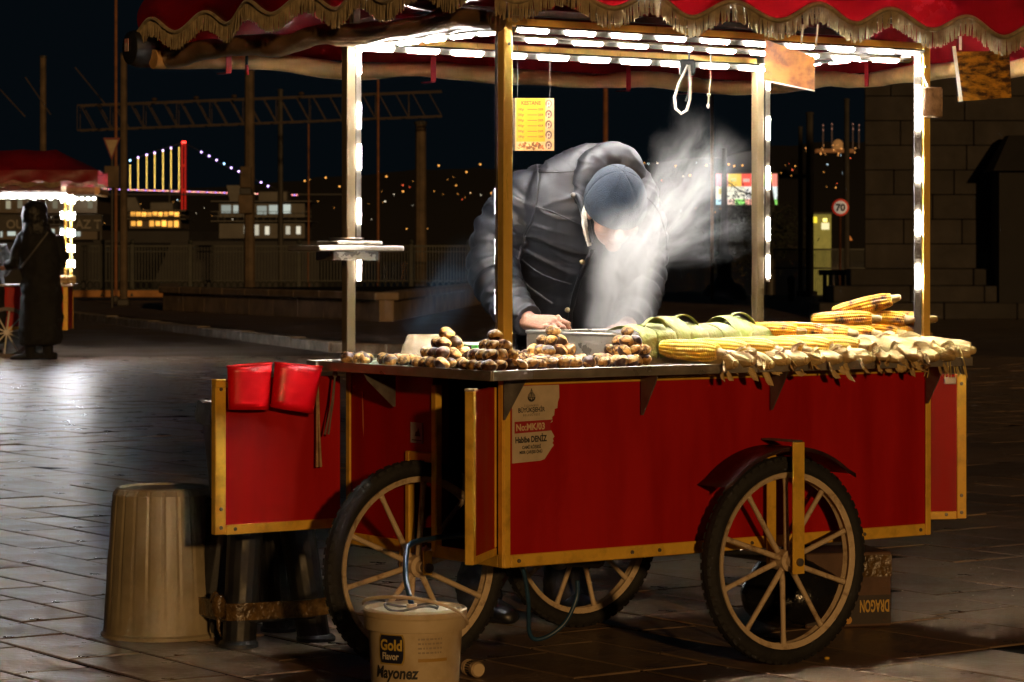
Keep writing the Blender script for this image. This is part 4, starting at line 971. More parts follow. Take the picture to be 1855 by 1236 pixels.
# chestnuts
m_nut = mat('roasted_nut', (0.52,0.28,0.07), 0.55, var=0.3, vscale=48, col2=(0.045,0.018,0.007), contrast=(0.38,0.56), bump=0.35, bscale=120, rnd=0.2)
m_shell = mat('charred_shell', (0.045,0.018,0.008), 0.38, var=0.5, vscale=40, bump=0.2, bscale=90, rnd=0.3)
nr = random.Random(17)
nut_me, shell_me = [], []
for v in range(5):
    q = MB(); q.sphere((0,0,0), (0.0195,0.0185,0.0165), 16, 12)
    q.v = [tuple(Vector(p)*(1+0.13*mnoise.noise(Vector(p)*80+Vector((v*7,0,0)))+0.22*max(0, p[0]/0.0195)**7)) for p in q.v]; nut_me.append(q.mesh('chestnut', m_nut, 180))
    q = MB(); rows_ = []
    for i in range(9):
        row = []
        for k in range(17):
            an = 2*math.pi*(k % 16)/16; top = 0.10 + 0.35*mnoise.noise(Vector((math.cos(an)*1.3, math.sin(an)*1.3, v*3.1))) + 0.12*math.sin(2*an+v)
            ph = -math.pi/2 + (math.pi/2 + top) * i/8; sc = 1.045 + (0.05 if i == 8 else 0)
            row.append((0.0195*sc*math.cos(ph)*math.cos(an), 0.0185*sc*math.cos(ph)*math.sin(an), 0.0165*sc*math.sin(ph)))
        rows_.append(row)
    q.grid(rows_); shell_me.append(q.mesh('shell', m_shell, 60, recalc=False))
def chestnut(p, label, group, burnt=False, s=1.0, tilt=None):
    v = nr.randrange(5)
    o = link('chestnut', nut_me[v], None, p, (nr.gauss(0,0.45), nr.gauss(0,0.45), nr.uniform(0,6.28)) if tilt is None else tilt)
    o.scale = (s, s, s); tag(o, label, 'chestnut', group)
    link('shell', shell_me[v], o, None, (0,0,0) if not burnt else (R(150),0,0))
    return o
def pyramid(a0, b0, layers, label_, group, d=0.037):
    for l in range(layers):
        n = layers - l; z_ = ZS + 0.0175 + l*0.0275
        for i in range(n):
            for j in range(n):
                if l == 0 and nr.random() < 0.05: continue
                a_ = a0 + (i-(n-1)/2)*d + nr.gauss(0,0.002); b_ = b0 + (j-(n-1)/2)*d + nr.gauss(0,0.002)
                lab = label_ if l < layers-1 else label_.replace('chestnut in', 'chestnut crowning')
                # the cut side of the shell is turned outwards and up
                ox, oy = (i-(n-1)/2), (j-(n-1)/2); w_ = UA*ox + VA*oy
                o = chestnut(P(a_, b_, z_), lab, group if l < layers-1 else None, nr.random() < 0.15, nr.uniform(0.88,1.14))
                o.rotation_euler = (nr.gauss(0.35,0.5), nr.gauss(0.0,0.4), nr.uniform(-0.8,0.8))
pyramid(-0.045, 0.225, 4, 'roasted chestnut in the tall pyramid left of the near post', 'chestnuts of the left pyramid')
pyramid(-0.050, -0.022, 4, 'roasted chestnut in the pyramid at the foot of the near post', 'chestnuts of the corner pyramid', 0.036)
pyramid(0.335, 0.235, 4, 'roasted chestnut in the pyramid before the left end of the box', 'chestnuts of the middle pyramid')
pyramid(0.500, 0.085, 4, 'roasted chestnut in the right pyramid beside the first corn cob', 'chestnuts of the right pyramid')
def scatter(n, f, label, group, burnt=0.3, lay=1, s=(0.9,1.08)):
    pts = []; tries = 0
    while len(pts) < n and tries < 4000:
        tries += 1; a_, b_ = f()
        if all((a_-x)**2+(b_-y)**2 > 0.033**2 for x, y in pts): pts.append((a_, b_))
    for a_, b_ in pts: chestnut(P(a_, b_, ZS+0.0165), label, group, nr.random() < burnt, nr.uniform(*s))
scatter(18, lambda: (lambda t: (-0.085+0.13*t[0], 0.47+0.30*t[1]))((nr.random(), nr.random())), 'loose roasted chestnut lying along the far left table edge', 'loose chestnuts on the left', 0.5)
scatter(34, lambda: (nr.uniform(0.05,0.58), nr.uniform(0.10+0.0,0.52)), 'loose peeled chestnut between the pyramids on the table', 'loose chestnuts among the pyramids', 0.1)
scatter(20, lambda: (nr.uniform(0.02,0.46), nr.uniform(-0.055,0.045)), 'loose roasted chestnut along the front lip of the table', 'loose chestnuts along the front lip', 0.2)
scatter(9, lambda: (nr.uniform(0.30,0.58), nr.uniform(0.56,0.70)), 'dark roasted chestnut against the side of the steel box', 'dark chestnuts by the box', 0.8)
# ---------------------------------------------------------------- corn
def corn_mat(name, char):
    m = bpy.data.materials.new(name); m.use_nodes = True; t = m.node_tree; N = t.nodes; Lk = t.links; b = N['Principled BSDF']
    b.inputs['Roughness'].default_value = 0.36; b.inputs['Subsurface Weight'].default_value = 0.45; b.inputs['Subsurface Radius'].default_value = (0.016,0.010,0.003)
    tc = N.new('ShaderNodeTexCoord'); nz = N.new('ShaderNodeTexNoise'); nz.inputs['Scale'].default_value = 26 if char else 40; nz.inputs['Detail'].default_value = 5
    oi = N.new('ShaderNodeObjectInfo'); ad = N.new('ShaderNodeVectorMath'); ad.operation = 'ADD'
    cm = N.new('ShaderNodeCombineXYZ'); mu = N.new('ShaderNodeMath'); mu.operation = 'MULTIPLY'; mu.inputs[1].default_value = 40; Lk.new(oi.outputs['Random'], mu.inputs[0]); Lk.new(mu.outputs[0], cm.inputs[0])
    Lk.new(tc.outputs['Object'], ad.inputs[0]); Lk.new(cm.outputs[0], ad.inputs[1]); Lk.new(ad.outputs[0], nz.inputs['Vector'])
    rp_ = N.new('ShaderNodeValToRGB'); e = rp_.color_ramp.elements
    if char:
        e[0].position = 0.33; e[0].color = (0.030,0.012,0.004,1); e[1].position = 0.52; e[1].color = (0.78,0.42,0.02,1)
        k = rp_.color_ramp.elements.new(0.42); k.color = (0.42,0.17,0.015,1)
    else:
        e[0].position = 0.2; e[0].color = (0.62,0.34,0.014,1); e[1].position = 0.8; e[1].color = (0.72,0.48,0.05,1)
    Lk.new(nz.outputs[0], rp_.inputs[0]); Lk.new(rp_.outputs[0], b.inputs['Base Color']); return m
m_corn = corn_mat('boiled_corn', False); m_char = corn_mat('grilled_corn', True)
m_butt = mat('corn_stalk_end', (0.55,0.42,0.18), 0.6, var=0.35, vscale=60, col2=(0.25,0.14,0.05))
def cob_mesh(m, seed, ln=0.195, rad=0.0325):
    nrow = 14; per = 6; NU = nrow*per; kern = 30; perz = 5; NV = kern*perz
    rows_ = []
    rr = random.Random(seed); ph0 = rr.uniform(0,6)
    for j in range(NV+1):
        t = j/NV; x = -ln/2 + ln*t
        r = rad*(0.42 + 0.58*math.sin(math.pi*min(1, 0.10+t*0.62))**0.75) if t < 0.75 else rad*(0.995 - 0.35*((t-0.75)/0.25)**2)
        if t < 0.04: r *= 0.35 + 0.65*(t/0.04)**0.5
        row = []
        for k in range(NU):
            ang = 2*math.pi*k/NU; rowi = k//per; fu = (k % per)/per
            fz = ((j + (rowi % 2)*perz*0.5) % perz)/perz
            prof = (max(0.0, math.sin(math.pi*fu))**0.45) * (0.35 + 0.65*max(0.0, math.sin(math.pi*fz))**0.5)
            kk = 0.0042*prof*(1+0.25*mnoise.noise(Vector((rowi*1.7, int((j+(rowi%2)*2.5)/perz)*1.3, seed))))
            wob = 0.0012*mnoise.noise(Vector((math.cos(ang)*2, math.sin(ang)*2, t*6+seed)))
            rr_ = r*0.88 + kk*(0.5+0.5*min(1, t*6)) + wob
            row.append((x, rr_*math.cos(ang+0.15*math.sin(t*3+ph0)), rr_*math.sin(ang+0.15*math.sin(t*3+ph0))))
        row.append(row[0]); rows_.append(row)
    q = MB(); q.grid(rows_)
    n = NU+1
    q.f.append(tuple(range(n-1))); q.m.append(0); q.f.append(tuple(NV*n+k for k in range(n-1))); q.m.append(0)
    return q.mesh('cob', m, 180)
cobs = [cob_mesh(m_corn, s_) for s_ in (1, 2, 3)]; chars = [cob_mesh(m_char, s_, 0.19, 0.026) for s_ in (11, 12, 13)]
q = MB(); q.tube([(0.094,0,0),(0.104,0,0),(0.118,0.001,0),(0.124,0.001,0.001)], [0.0150,0.0125,0.0105,0.007], 10); butt_me = q.mesh('stalk_end', m_butt, 50)
def cob(me, p, yaw, pitch, roll, label, group=None):
    o = link('corn_cob', me, None, p, (roll, pitch, yaw)); tag(o, label, 'corn cob', group); link('stalk_end', butt_me, o); return o
ordn = ['first and leftmost', 'second', 'third', 'fourth', 'fifth', 'last and rightmost']
for i in range(6):
    a_ = 0.670 + 0.112*i
    cob(cobs[i % 3], P(a_+0.01, 0.022 + 0.002*i, ZS+0.044+0.0012*i), R(-33 + 2*nr.uniform(-1,1) + (6 if i == 5 else 0)), R(3+nr.uniform(-2,2)), nr.uniform(0,6), '%s plain yellow corn cob of the front row' % ordn[i], 'boiled cobs of the front row')
# unhusked ears at the right, butts towards the viewer
m_husk = mat('pale_husk', (0.74,0.54,0.24), 0.6, var=0.20, vscale=14, stretch=(0.3,3,3), bump=0.5, bscale=50, trans=0.25, rnd=0.15)
m_huskg = mat('green_husk', (0.30,0.39,0.06), 0.5, var=0.4, vscale=9, stretch=(3,0.35,3), bump=0.4, bscale=40, trans=0.3, rnd=0.2, col2=(0.58,0.53,0.24), contrast=(0.3,0.7))
m_huskd = mat('dry_husk', (0.60,0.42,0.17), 0.65, var=0.4, vscale=18, stretch=(0.4,3,3), bump=0.5, bscale=60, trans=0.25, rnd=0.25)
def ear_mesh(seed):
    rows_ = []; rr = random.Random(seed)
    for j in range(25):
        t = j/24; x = -0.11+0.22*t; r = 0.033*(0.30+0.70*math.sin(math.pi*min(1,0.12+0.62*t))**0.8) if t < 0.8 else 0.033*(1.0-1.9*(t-0.8)**1.2)
        row = []
        for k in range(29):
            an = 2*math.pi*(k % 28)/28; rr_ = r*(1+0.06*abs(math.sin(an*2.5+seed+t*1.5))+0.05*mnoise.noise(Vector((math.cos(an)*2,math.sin(an)*2,t*5+seed))))
            row.append((x, rr_*math.cos(an), rr_*math.sin(an)))
        rows_.append(row)
    q = MB(); q.grid(rows_); q.f.append(tuple(24*29+k for k in range(28))); q.m.append(0); q.f.append(tuple(range(28))); q.m.append(0)
    return q.mesh('ear', m_husk, 60)
ears = [ear_mesh(s_) for s_ in (1,2,3)]
q = MB(); q.tube([(0.096,0,0),(0.108,0,0),(0.122,0.002,-0.002)], [0.019,0.016,0.012], 10); q.sphere((0.122,0.002,-0.002),(0.006,0.012,0.012),8,6); ebutt = q.mesh('stalk_end', m_husk, 60)
def leaf(mb, p0, d, side, up, ln, wd, curl, n=8, m=5, droop=0.0):
    rows_ = []
    for j in range(n+1):
        t = j/n; w_ = wd*(0.45+0.9*t)*(1-t**3)**0.6 + 0.0008
        c = p0 + d*(ln*t) + up*(curl*math.sin(t*math.pi*0.9)*ln) - Vector((0,0,1))*(droop*t*t*ln)
        rows_.append([tuple(c + side*(w_*(k/(m-1)-0.5)) + up*(0.25*w_*((2*k/(m-1)-1)**2) + 0.0015*math.sin(k*3.1+j*1.7))) for k in range(m)])
    mb.grid(rows_)
eo = ['leftmost', 'second', 'third', 'fourth', 'rightmost']
for i in range(5):
    a_ = 1.290 + 0.080*i; p = P(a_, 0.030, ZS+0.040+0.004*(i%2)); yaw = R(-32+nr.uniform(-5,5))
    o = link('corn_ear', ears[i % 3], None, p, (nr.uniform(0,6), R(4), yaw)); tag(o, '%s unpeeled corn ear below the grilled cobs' % eo[i], 'corn ear', 'unpeeled ears on the right'); link('stalk_end', ebutt, o)
    d = Vector((1,0,0))
    for k in range(2):
        q = MB(); an = nr.uniform(0,6.28); r_v = Vector((0, math.cos(an), math.sin(an))); leaf(q, Vector((0.05,0,0))+r_v*0.032, (d+r_v*0.15).normalized(), d.cross(r_v), r_v, 0.07, 0.03, 0.12)
        q.build('husk_leaf', m_husk, o, smooth=60, recalc=False)
o = link('corn_ear', ears[1], None, P(L+0.02, 0.0, ZS+0.030), (1.0, R(2), R(-14))); tag(o, 'small unpeeled corn ear sticking out past the right post', 'corn ear'); link('stalk_end', ebutt, o)
# dry silk tuft by the right post
q = MB()
for k in range(26):
    p0 = Vector((nr.gauss(0,0.008), nr.gauss(0,0.008), 0)); pts = [p0 + Vector((0.012*t*math.sin(k), -0.01*t*math.cos(k*2), 0.02*t-0.007*t*t + 0.004*math.sin(t+k))) for t in range(6)]
    q.tube(pts, 0.0016, 4)
tag(q.build('corn_silk', mat('straw_silk', (0.6,0.45,0.15), 0.6, var=0.3, vscale=40), None, P(L+0.015, -0.055, ZS+0.02), smooth=60), 'straw coloured tuft of corn silk curling by the right post', 'corn silk')
# grilled cobs
gl = [(1.10,0.165,0.012,'leftmost grilled cob, half tucked behind the green husks'),(1.20,0.150,0.012,'dark striped grilled cob second from the left'),(1.29,0.130,0.006,'grilled cob third from the left above the unpeeled ears'),(1.385,0.125,0.004,'charred grilled cob in the middle of the grilled row'),(1.485,0.125,0.006,'dark browned grilled cob left of the right post'),(1.585,0.120,0.000,'last grilled cob, directly behind the right post')]
for i, (a_, b_, dz, lab) in enumerate(gl):
    cob(chars[i % 3], P(a_, b_, ZR+dz-0.004), R(-24+nr.uniform(-7,7)), R(2+nr.uniform(-3,3)), nr.uniform(0,6), lab, 'grilled cobs on the grate')
cob(chars[1], P(1.46, 0.13, ZR+0.080), R(-8), R(-13), 2.0, 'topmost grilled cob lying across the others by the post', 'grilled cobs on the grate')
for (a_, b_, dz, lab) in ((1.375,0.130,0.040,'grilled cob in the upper layer, left of the topmost cob'),(1.505,0.115,0.040,'grilled cob in the upper layer, below the topmost cob'),(1.60,0.115,0.036,'grilled cob in the upper layer, at its right end')):
    cob(chars[int(a_*100) % 3], P(a_, b_, ZR+dz), R(-20+nr.uniform(-8,8)), R(nr.uniform(-3,3)), nr.uniform(0,6), lab, 'grilled cobs on the grate')
# green husk leaves folded over the front rim of the box
hl = ['leftmost, with a ragged tip', 'second from the left', 'third from the left', 'fourth from the left', 'fifth from the left', 'sixth from the left', 'seventh, standing up in a loop', 'eighth from the left', 'ninth from the left', 'rightmost, cut at a slant']
for i in range(10):
    a_ = 0.625 + 0.0615*i; w_ = nr.uniform(0.070,0.085); rise = 0.018 + (0.026 if i in (2,6) else nr.uniform(0,0.008))
    q = MB(); rows_ = []
    lean = nr.uniform(-0.012,0.02)
    for j in range(17):
        t = j/16
        if t < 0.55:
            u_ = t/0.55; b_ = 0.30 - 0.155*u_; z_ = ZR + rise*math.sin(math.pi*min(1,u_*0.92+0.05))**0.8*(1.0) + 0.006
        else:
            u_ = (t-0.55)/0.45; an = u_; b_ = 0.145 - 0.012*math.sin(min(1,u_*3)*math.pi/2); z_ = ZR + 0.006 + rise*0.22*(1-u_) - 0.074*u_**1.1
        taper = 1.0 - 0.35*max(0,(t-0.7)/0.3)**2 if i != 9 else 1.0-0.8*max(0,(t-0.5)/0.5)
        rows_.append([tuple(Vector((a_ + lean*t + w_*taper*(k/6-0.5), b_ - 0.004*math.cos((k/3-1)*1.4)-0.0045*(i % 2), z_ + 0.005*math.cos((k/3-1)*1.5) + 0.0015*math.sin(k*2.1+i+j*0.3)))) for k in range(7)])
    q.grid(rows_); o = q.build('corn_husk', m_huskg, None, P(0,0,0), (0,0,TH), smooth=60, recalc=False)
    sm = o.modifiers.new('s','SOLIDIFY'); sm.thickness = 0.0012
    tag(o, 'green corn husk folded over the steel box, %s' % hl[i], 'corn husk', 'green husks over the box rim')
# curled loose husk standing on the row
for (a_, b_, s_, lab) in ((0.66,0.16,0.8,'pale curled husk strip poking up at the left end of the green husks'),(0.80,0.20,1.0,'curled pale husk arching over the third green husk'),(1.02,0.20,1.1,'big arched husk loop standing above the green husks')):
    q = MB(); rows_ = []
    for j in range(13):
        t = j/12; rows_.append([(0.09*s_*(t-0.5), 0.018*(k-1.5)*0.6, 0.034*s_*math.sin(math.pi*t)**0.8 + 0.002*(k-1.5)**2) for k in range(4)])
    q.grid(rows_); o = q.build('corn_husk', m_huskg, None, P(a_, b_, ZR+0.022), (0,0,TH+R(-20)), smooth=60, recalc=False); o.modifiers.new('s','SOLIDIFY').thickness = 0.0012
    tag(o, lab, 'corn husk')
# husk-wrapped butts with torn leaf tips along the front lip
for i in range(14):
    a_ = 0.730 + 0.0665*i; q = MB(); nn = 5 if i < 9 else 7; sr = 0.021+nr.uniform(-0.002,0.004); rows_ = []
    for j in range(13):          # ridged bulb along +x
        t = j/12; x = -0.055+0.105*t; r_ = sr*(0.75+0.25*math.sin(t*2.2)) if t < 0.72 else sr*(1.0-1.7*(t-0.72)**1.1)
        rows_.append([(x, r_*(1+0.10*math.sin(3*an_+i)+0.08*mnoise.noise(Vector((math.cos(an_)*2,math.sin(an_)*2,t*4+i))))*math.cos(an_), r_*(1+0.10*math.sin(3*an_+i))*math.sin(an_)) for an_ in [2*math.pi*(k % 18)/18 for k in range(19)]])
    q.grid(rows_); q.f.append(tuple(12*19+k for k in range(18))); q.m.append(0)
    q.sphere((0.052,0,0),(0.010,0.012,0.012),10,7)
    for k in range(nn):
        an_ = R(nr.uniform(-165, -15)) if k % 3 else R(nr.uniform(0, 180)); rv = Vector((0, math.cos(an_), math.sin(an_)))
        d = (Vector((1,0,0))*nr.uniform(0.45,0.9) + rv*nr.uniform(0.35,0.9)).normalized(); sdv = d.cross(rv).normalized(); upv = sdv.cross(d).normalized()
        leaf(q, Vector((nr.uniform(-0.01,0.028),0,0)) + rv*sr*0.75, d, sdv, upv, nr.uniform(0.030,0.054), nr.uniform(0.020,0.034), nr.uniform(-0.25,0.25), 6, 5, nr.uniform(0.0,0.5))
    o = q.build('corn_husk', m_husk if i < 9 else m_huskd, None, P(a_, -0.064+nr.uniform(-0.008,0.008), ZS+0.016+0.005*(i%2)), (nr.uniform(0,6) if False else nr.uniform(-0.5,0.5), R(9+nr.uniform(-6,8)), R(-38+nr.uniform(-20,20))), smooth=60, recalc=False)
    on = ['first','second','third','fourth','fifth','sixth','seventh','eighth','ninth','tenth','eleventh','twelfth','thirteenth','fourteenth'][i]
    tag(o, '%s %s husk stub from the left along the front lip' % (on, 'pale' if i < 9 else 'dry brownish'), 'corn husk', 'husk stubs along the front lip')
# tub and paper bags behind the chestnuts
tb = thing('printed_tub', 'small purple and green printed tub behind the near post', 'tub', P(0.215,0.455,ZS), 0.3)
q = MB(); q.lathe([(0.0,0.001),(0.060,0.001),(0.074,0.060),(0.0725,0.060),(0.059,0.003),(0,0.003)], 32); q.build('cup_body', mat('tub_green', (0.10,0.42,0.08), 0.4, var=0.1, vscale=20), tb, smooth=40)
q = MB(); q.lathe([(0.074,0.058),(0.0775,0.060),(0.074,0.063),(0.0725,0.060)], 32); q.build('rim', m_wht, tb, smooth=50)
q = MB(); q.lathe([(0.0622,0.010),(0.0735,0.056)], 16, a0=R(180), a1=R(245)); q.build('purple_print', mat('tub_purple', (0.08,0.02,0.08), 0.4), tb, smooth=50)
q = MB(); q.sphere((0,0,0),(0.012,0.003,0.012),10,6,0,Matrix.Rotation(R(250),4,'Z') @ Matrix.Translation((0.0715,0,0.034)) @ Matrix.Rotation(R(90),4,'Z')); q.build('white_mark', m_wht, tb, smooth=60)
m_kraft = mat('kraft_paper', (0.42,0.34,0.23), 0.8, var=0.2, vscale=12, bump=0.5, bscale=20)
for (a_, b_, lab, hh) in ((0.13,0.60,'crumpled pale paper bag behind the printed tub',0.085),):
    q = MB(); rows_ = []
    for j in range(8):
        t = j/7; rows_.append([(math.cos(2*math.pi*k/22)*(0.085-0.035*t)*(1+0.12*mnoise.noise(Vector((k*0.9,t*4,1)))), math.sin(2*math.pi*k/22)*(0.05-0.03*t)*(1+0.15*mnoise.noise(Vector((k*0.7,t*3,5)))), hh*t+0.001) for k in list(range(22))+[0]])
    q.grid(rows_); o = q.build('paper_bag', m_kraft, None, P(a_, b_, ZS), (0,0,0.2), smooth=35); tag(o, lab, 'paper bag')
# wire handle beside the tub
q = MB(); q.tube([(-0.012,0,0),(-0.013,0,0.035),(0,0,0.046),(0.013,0,0.035),(0.012,0,0)], 0.004, 8); tag(q.build('wire_handle', m_steel, None, P(0.085,0.36,ZS+0.001), (0,0,0.4), smooth=60), 'small bent steel handle between bag and left pyramid', 'handle')
# weighing scale on the shelf
sc = thing('weighing_scale', 'flat steel weighing scale on the small shelf by the left post', 'scale', P(-0.085, W-0.137, zsh+0.006), TH)
q = MB(); q.box(-0.07,0.09,-0.06,0.06,0.001,0.014,0.003); q.build('scale_body', m_steel, sc)
q = MB(); q.lathe([(0,0.0145),(0.045,0.0145),(0.052,0.020),(0.052,0.024),(0,0.024)], 28); q.build('scale_pan', m_alu, sc, smooth=40)
# ---------------------------------------------------------------- signs and things hanging from the cart
ps = thing('price_sign', 'yellow price sign headed KESTANE hanging beside the near post', 'price sign', Wp(967, 273, 7.93), R(3)); ps.scale = (1.036, 1, 1.036)
for x_ in (-0.045, 0.045): MB().cyl((x_, 0.001, 0.144), (x_, 0.001, 0.335), 0.0008, n=6).build('string', mat('dark_thread', (0.03,0.03,0.03), 0.8), ps)
pw2, ph2 = 0.1130, 0.1455; g_ = lambda fx_, fz_: (-pw2/2 + pw2*fx_, ph2*(1-fz_))
MB().box(-pw2/2, pw2/2, 0.0, 0.0016, 0, ph2).build('board', mat('sign_board', (0.45,0.30,0.14), 0.5, var=0.2, vscale=30), ps)
def rect(x0, x1, z0, z1, y, m, nm): 
    a0, zz1 = g_(x0, z0); a1, zz0 = g_(x1, z1); return MB().box(a0, a1, y, y+0.0003, zz0, zz1).build(nm, m, ps)
rect(0.07, 0.78, 0.005, 0.83, -0.0005, mat('sign_yellow', (0.46,0.25,0.004), 0.5, var=0.1, vscale=12), 'yellow_field')
rect(0.0, 0.045, 0.0, 1.0, -0.0005, mat('sign_brown', (0.06,0.03,0.015), 0.5, var=0.4, vscale=60), 'left_border')
m_sgr = mat('sign_orange', (0.42,0.03,0.004), 0.6)
x, z_ = g_(0.43, 0.128); put('KESTANE', 0.0152, x, z_, m_sgr, 0.0004, 'CENTER', 0.86, -0.0012, par=ps)
for k, (l_, r_) in enumerate((('100gr','100₺'),('200gr','200₺'),('300gr','300₺'),('400gr','400₺'),('500gr','500₺'),('1000gr','1000₺'))):
    zf = 0.235 + 0.104*k
    x, z_ = g_(0.11, zf); put(l_, 0.0088, x, z_, m_print_blk, 0.0001, 'LEFT', 0.85 if k < 5 else 0.72, -0.0012, par=ps)
    x, z_ = g_(0.60, zf); put(r_, 0.0088, x, z_, m_print_blk, 0.0001, 'LEFT', 0.85 if k < 5 else 0.7, -0.0012, par=ps)
    rect(0.345, 0.585, zf-0.022, zf-0.012, -0.0011, m_print_blk, 'dash')
m_chp = [mat('print_brown', (0.16,0.06,0.02), 0.5, var=0.4, vscale=90), mat('print_tan', (0.62,0.36,0.14), 0.5), mat('print_red_brown', (0.33,0.10,0.03), 0.5), mat('print_pink', (0.45,0.30,0.24), 0.5)]
for k in range(5):
    cx, cz = g_(0.865, 0.105+0.198*k); Md = Matrix.Translation((cx, -0.0006, cz)) @ Matrix.Rotation(R(90),4,'X') @ Matrix.Diagonal((0.8,1,1,1))
    q = MB(); q.lathe([(0,0),(0.0118,0),(0.0118,0.0004),(0,0.0004)], 20, 0, Md); o = q.build('printed_nut', mat('print_dark_ring', (0.13,0.065,0.05), 0.5, var=0.5, vscale=140), ps)
    q = MB(); q.lathe([(0.004,0.0005),(0.0065,0.0005),(0.0065,0.0008),(0.004,0.0008),(0.004,0.0005)], 16, 0, Md); q.box(-0.007,-0.002,-0.010,-0.003,0.0005,0.0008,0,0,Md); q.box(0.003,0.005,-0.009,-0.001,0.0005,0.0008,0,0,Md); q.build('ring', m_chp[3], o)
for k in range(46):
    fx_, fz_ = 0.12+0.62*nr.random(), 0.86+0.11*nr.random()
    if ((fx_-0.43)/0.33)**2 + ((fz_-0.925)/0.075)**2 > 1: continue
    cx, cz = g_(fx_, fz_); Md = Matrix.Translation((cx, -0.0006-0.00002*k, cz)) @ Matrix.Rotation(nr.uniform(0,3),4,'Y') @ Matrix.Rotation(R(90),4,'X') @ Matrix.Diagonal((1,0.62,1,1))
    q = MB(); q.lathe([(0,0),(0.0052,0),(0.0052,0.0002),(0,0.0002)], 12, 0, Md); q.build('printed_chestnut', m_chp[nr.choice([0,0,1,2,2])], ps)
def corn_card(name, label, corners, seed, m):
    c = sum(corners, Vector())/4; o = thing(name, label, 'card', c)
    q = MB(); v = [p - c for p in corners]; nrm = (v[1]-v[0]).cross(v[3]-v[0]).normalized()*0.0012
    q.add([tuple(p) for p in v] + [tuple(p+nrm) for p in v], [(0,1,2,3),(7,6,5,4),(0,4,5,1),(1,5,6,2),(2,6,7,3),(3,7,4,0)]); q.build('print', m, o)
    return o, v
m_card = mat('corn_print', (0.42,0.15,0.02), 0.5, var=0.35, vscale=15, col2=(0.11,0.028,0.008), contrast=(0.36,0.60))
m_card2 = mat('fried_print', (0.62,0.30,0.03), 0.4, var=0.35, vscale=26, col2=(0.05,0.02,0.01), stretch=(0.6,1,1.6), contrast=(0.4,0.58))
c1, v1 = corn_card('picture_card', 'orange picture card hanging from the awning before the back post', [Wp(1385,146,8.16),Wp(1476,165,8.10),Wp(1476,103,8.10),Wp(1386,72,8.16)], 1, m_card)
q = MB(); q.bar(v1[0]+Vector((0,-0.001,0)), v1[1]+Vector((0,-0.001,0)), 0.004, 0.0022, (0,-1,0)); q.build('white_edge', m_wht, c1)
for px, py in ((1455,66),(1482,66)):
    q = MB(); p = Wp(px,py,8.10)-c1.location; q.bar(p+Vector((0,0,0.035)), p+Vector((-0.006,0,-0.028)), 0.006, 0.001, (0,-1,0)); q.build('tape', m_wht, c1)
c2, v2 = corn_card('picture_card', 'brown and yellow food picture card hanging past the right post', [Wp(1735,184,8.62),Wp(1832,177,8.70),Wp(1828,92,8.70),Wp(1733,94,8.62)], 2, m_card2)
q = MB(); q.bar(Wp(1741,184,8.6)-c2.location, Wp(1728,84,8.6)-c2.location, 0.011, 0.001, (0,-1,0)); q.build('white_edge', m_wht, c2)
q = MB(); q.bar(Wp(1740,91,8.6)-c2.location, Wp(1740,66,8.6)-c2.location, 0.008, 0.001, (0,-1,0)); q.build('tape', m_wht, c2)
# white cord loop and knotted string
q = MB(); pts = [Wp(1246,118,8.6),Wp(1230,152,8.6),Wp(1222,176,8.6),Wp(1224,197,8.6),Wp(1234,206,8.6),Wp(1244,200,8.6),Wp(1250,180,8.6),Wp(1251,152,8.6),Wp(1248,118,8.6)]; c = pts[0].copy()
q.tube([p-c for p in pts], 0.0045, 8); o = q.build('cable_loop', m_wht, None, c, smooth=60); tag(o, 'white cord loop hanging in a loop under the lit ceiling', 'cord')
q = MB(); q.box(-0.03,0.02,-0.015,0.015,-0.05,0.0,0.006); q.tube([(0,0,-0.05),(0.005,0,-0.09),(-0.01,0,-0.13)],0.004,6); q.tube([(0,0,-0.002),(0.004,0,0.09),(0,0,0.185)],0.003,6); tag(q.build('plug_adaptor', m_black, None, Wp(1248,108,8.62), smooth=40), 'black plug adaptor from which the white cord loop hangs', 'plug')
q = MB(); pts = [Wp(1289,6,8.6),Wp(1287,150,8.6),Wp(1284,172,8.6),Wp(1283,192,8.6)]; c = pts[0].copy(); q.tube([p-c for p in pts], 0.0025, 6); q.sphere(tuple(pts[2]-c),0.006,8,6); q.sphere(tuple(pts[3]-c),(0.005,0.005,0.008),8,6); tag(q.build('knotted_string', m_wht, None, c, smooth=60), 'short knotted string right of the white cord loop', 'string')
# ================================================================ THINGS AROUND THE CART
# upturned ribbed bin
bn = thing('white_bin', 'ribbed off white bin standing upside down left of the stool', 'bin', (Wp(295,0,8.81).x, 8.81, 0))
q = MB(); rows_ = []; NB = 132
prof = [(0.196,0.002),(0.197,0.012),(0.188,0.018),(0.186,0.05),(0.175,0.24),(0.163,0.40),(0.159,0.452),(0.150,0.468),(0.142,0.474)]
for (r_, z_) in prof:
    row = []
    for k in range(NB+1):
        kk = k % NB; gr_ = -0.0026 if (kk % 6 == 0 and 0.04 < z_ < 0.47) else 0.0; an = 2*math.pi*kk/NB; row.append(((r_+gr_)*math.cos(an), (r_+gr_)*math.sin(an), z_))
    rows_.append(row)
q.grid(rows_); q.build('bin_body', m_cream, bn, smooth=18)
q = MB(); q.lathe([(0.1425,0.4745),(0.136,0.4745),(0.130,0.468),(0.05,0.467),(0,0.470)], 48); q.build('bin_base', m_cream, bn, smooth=30)
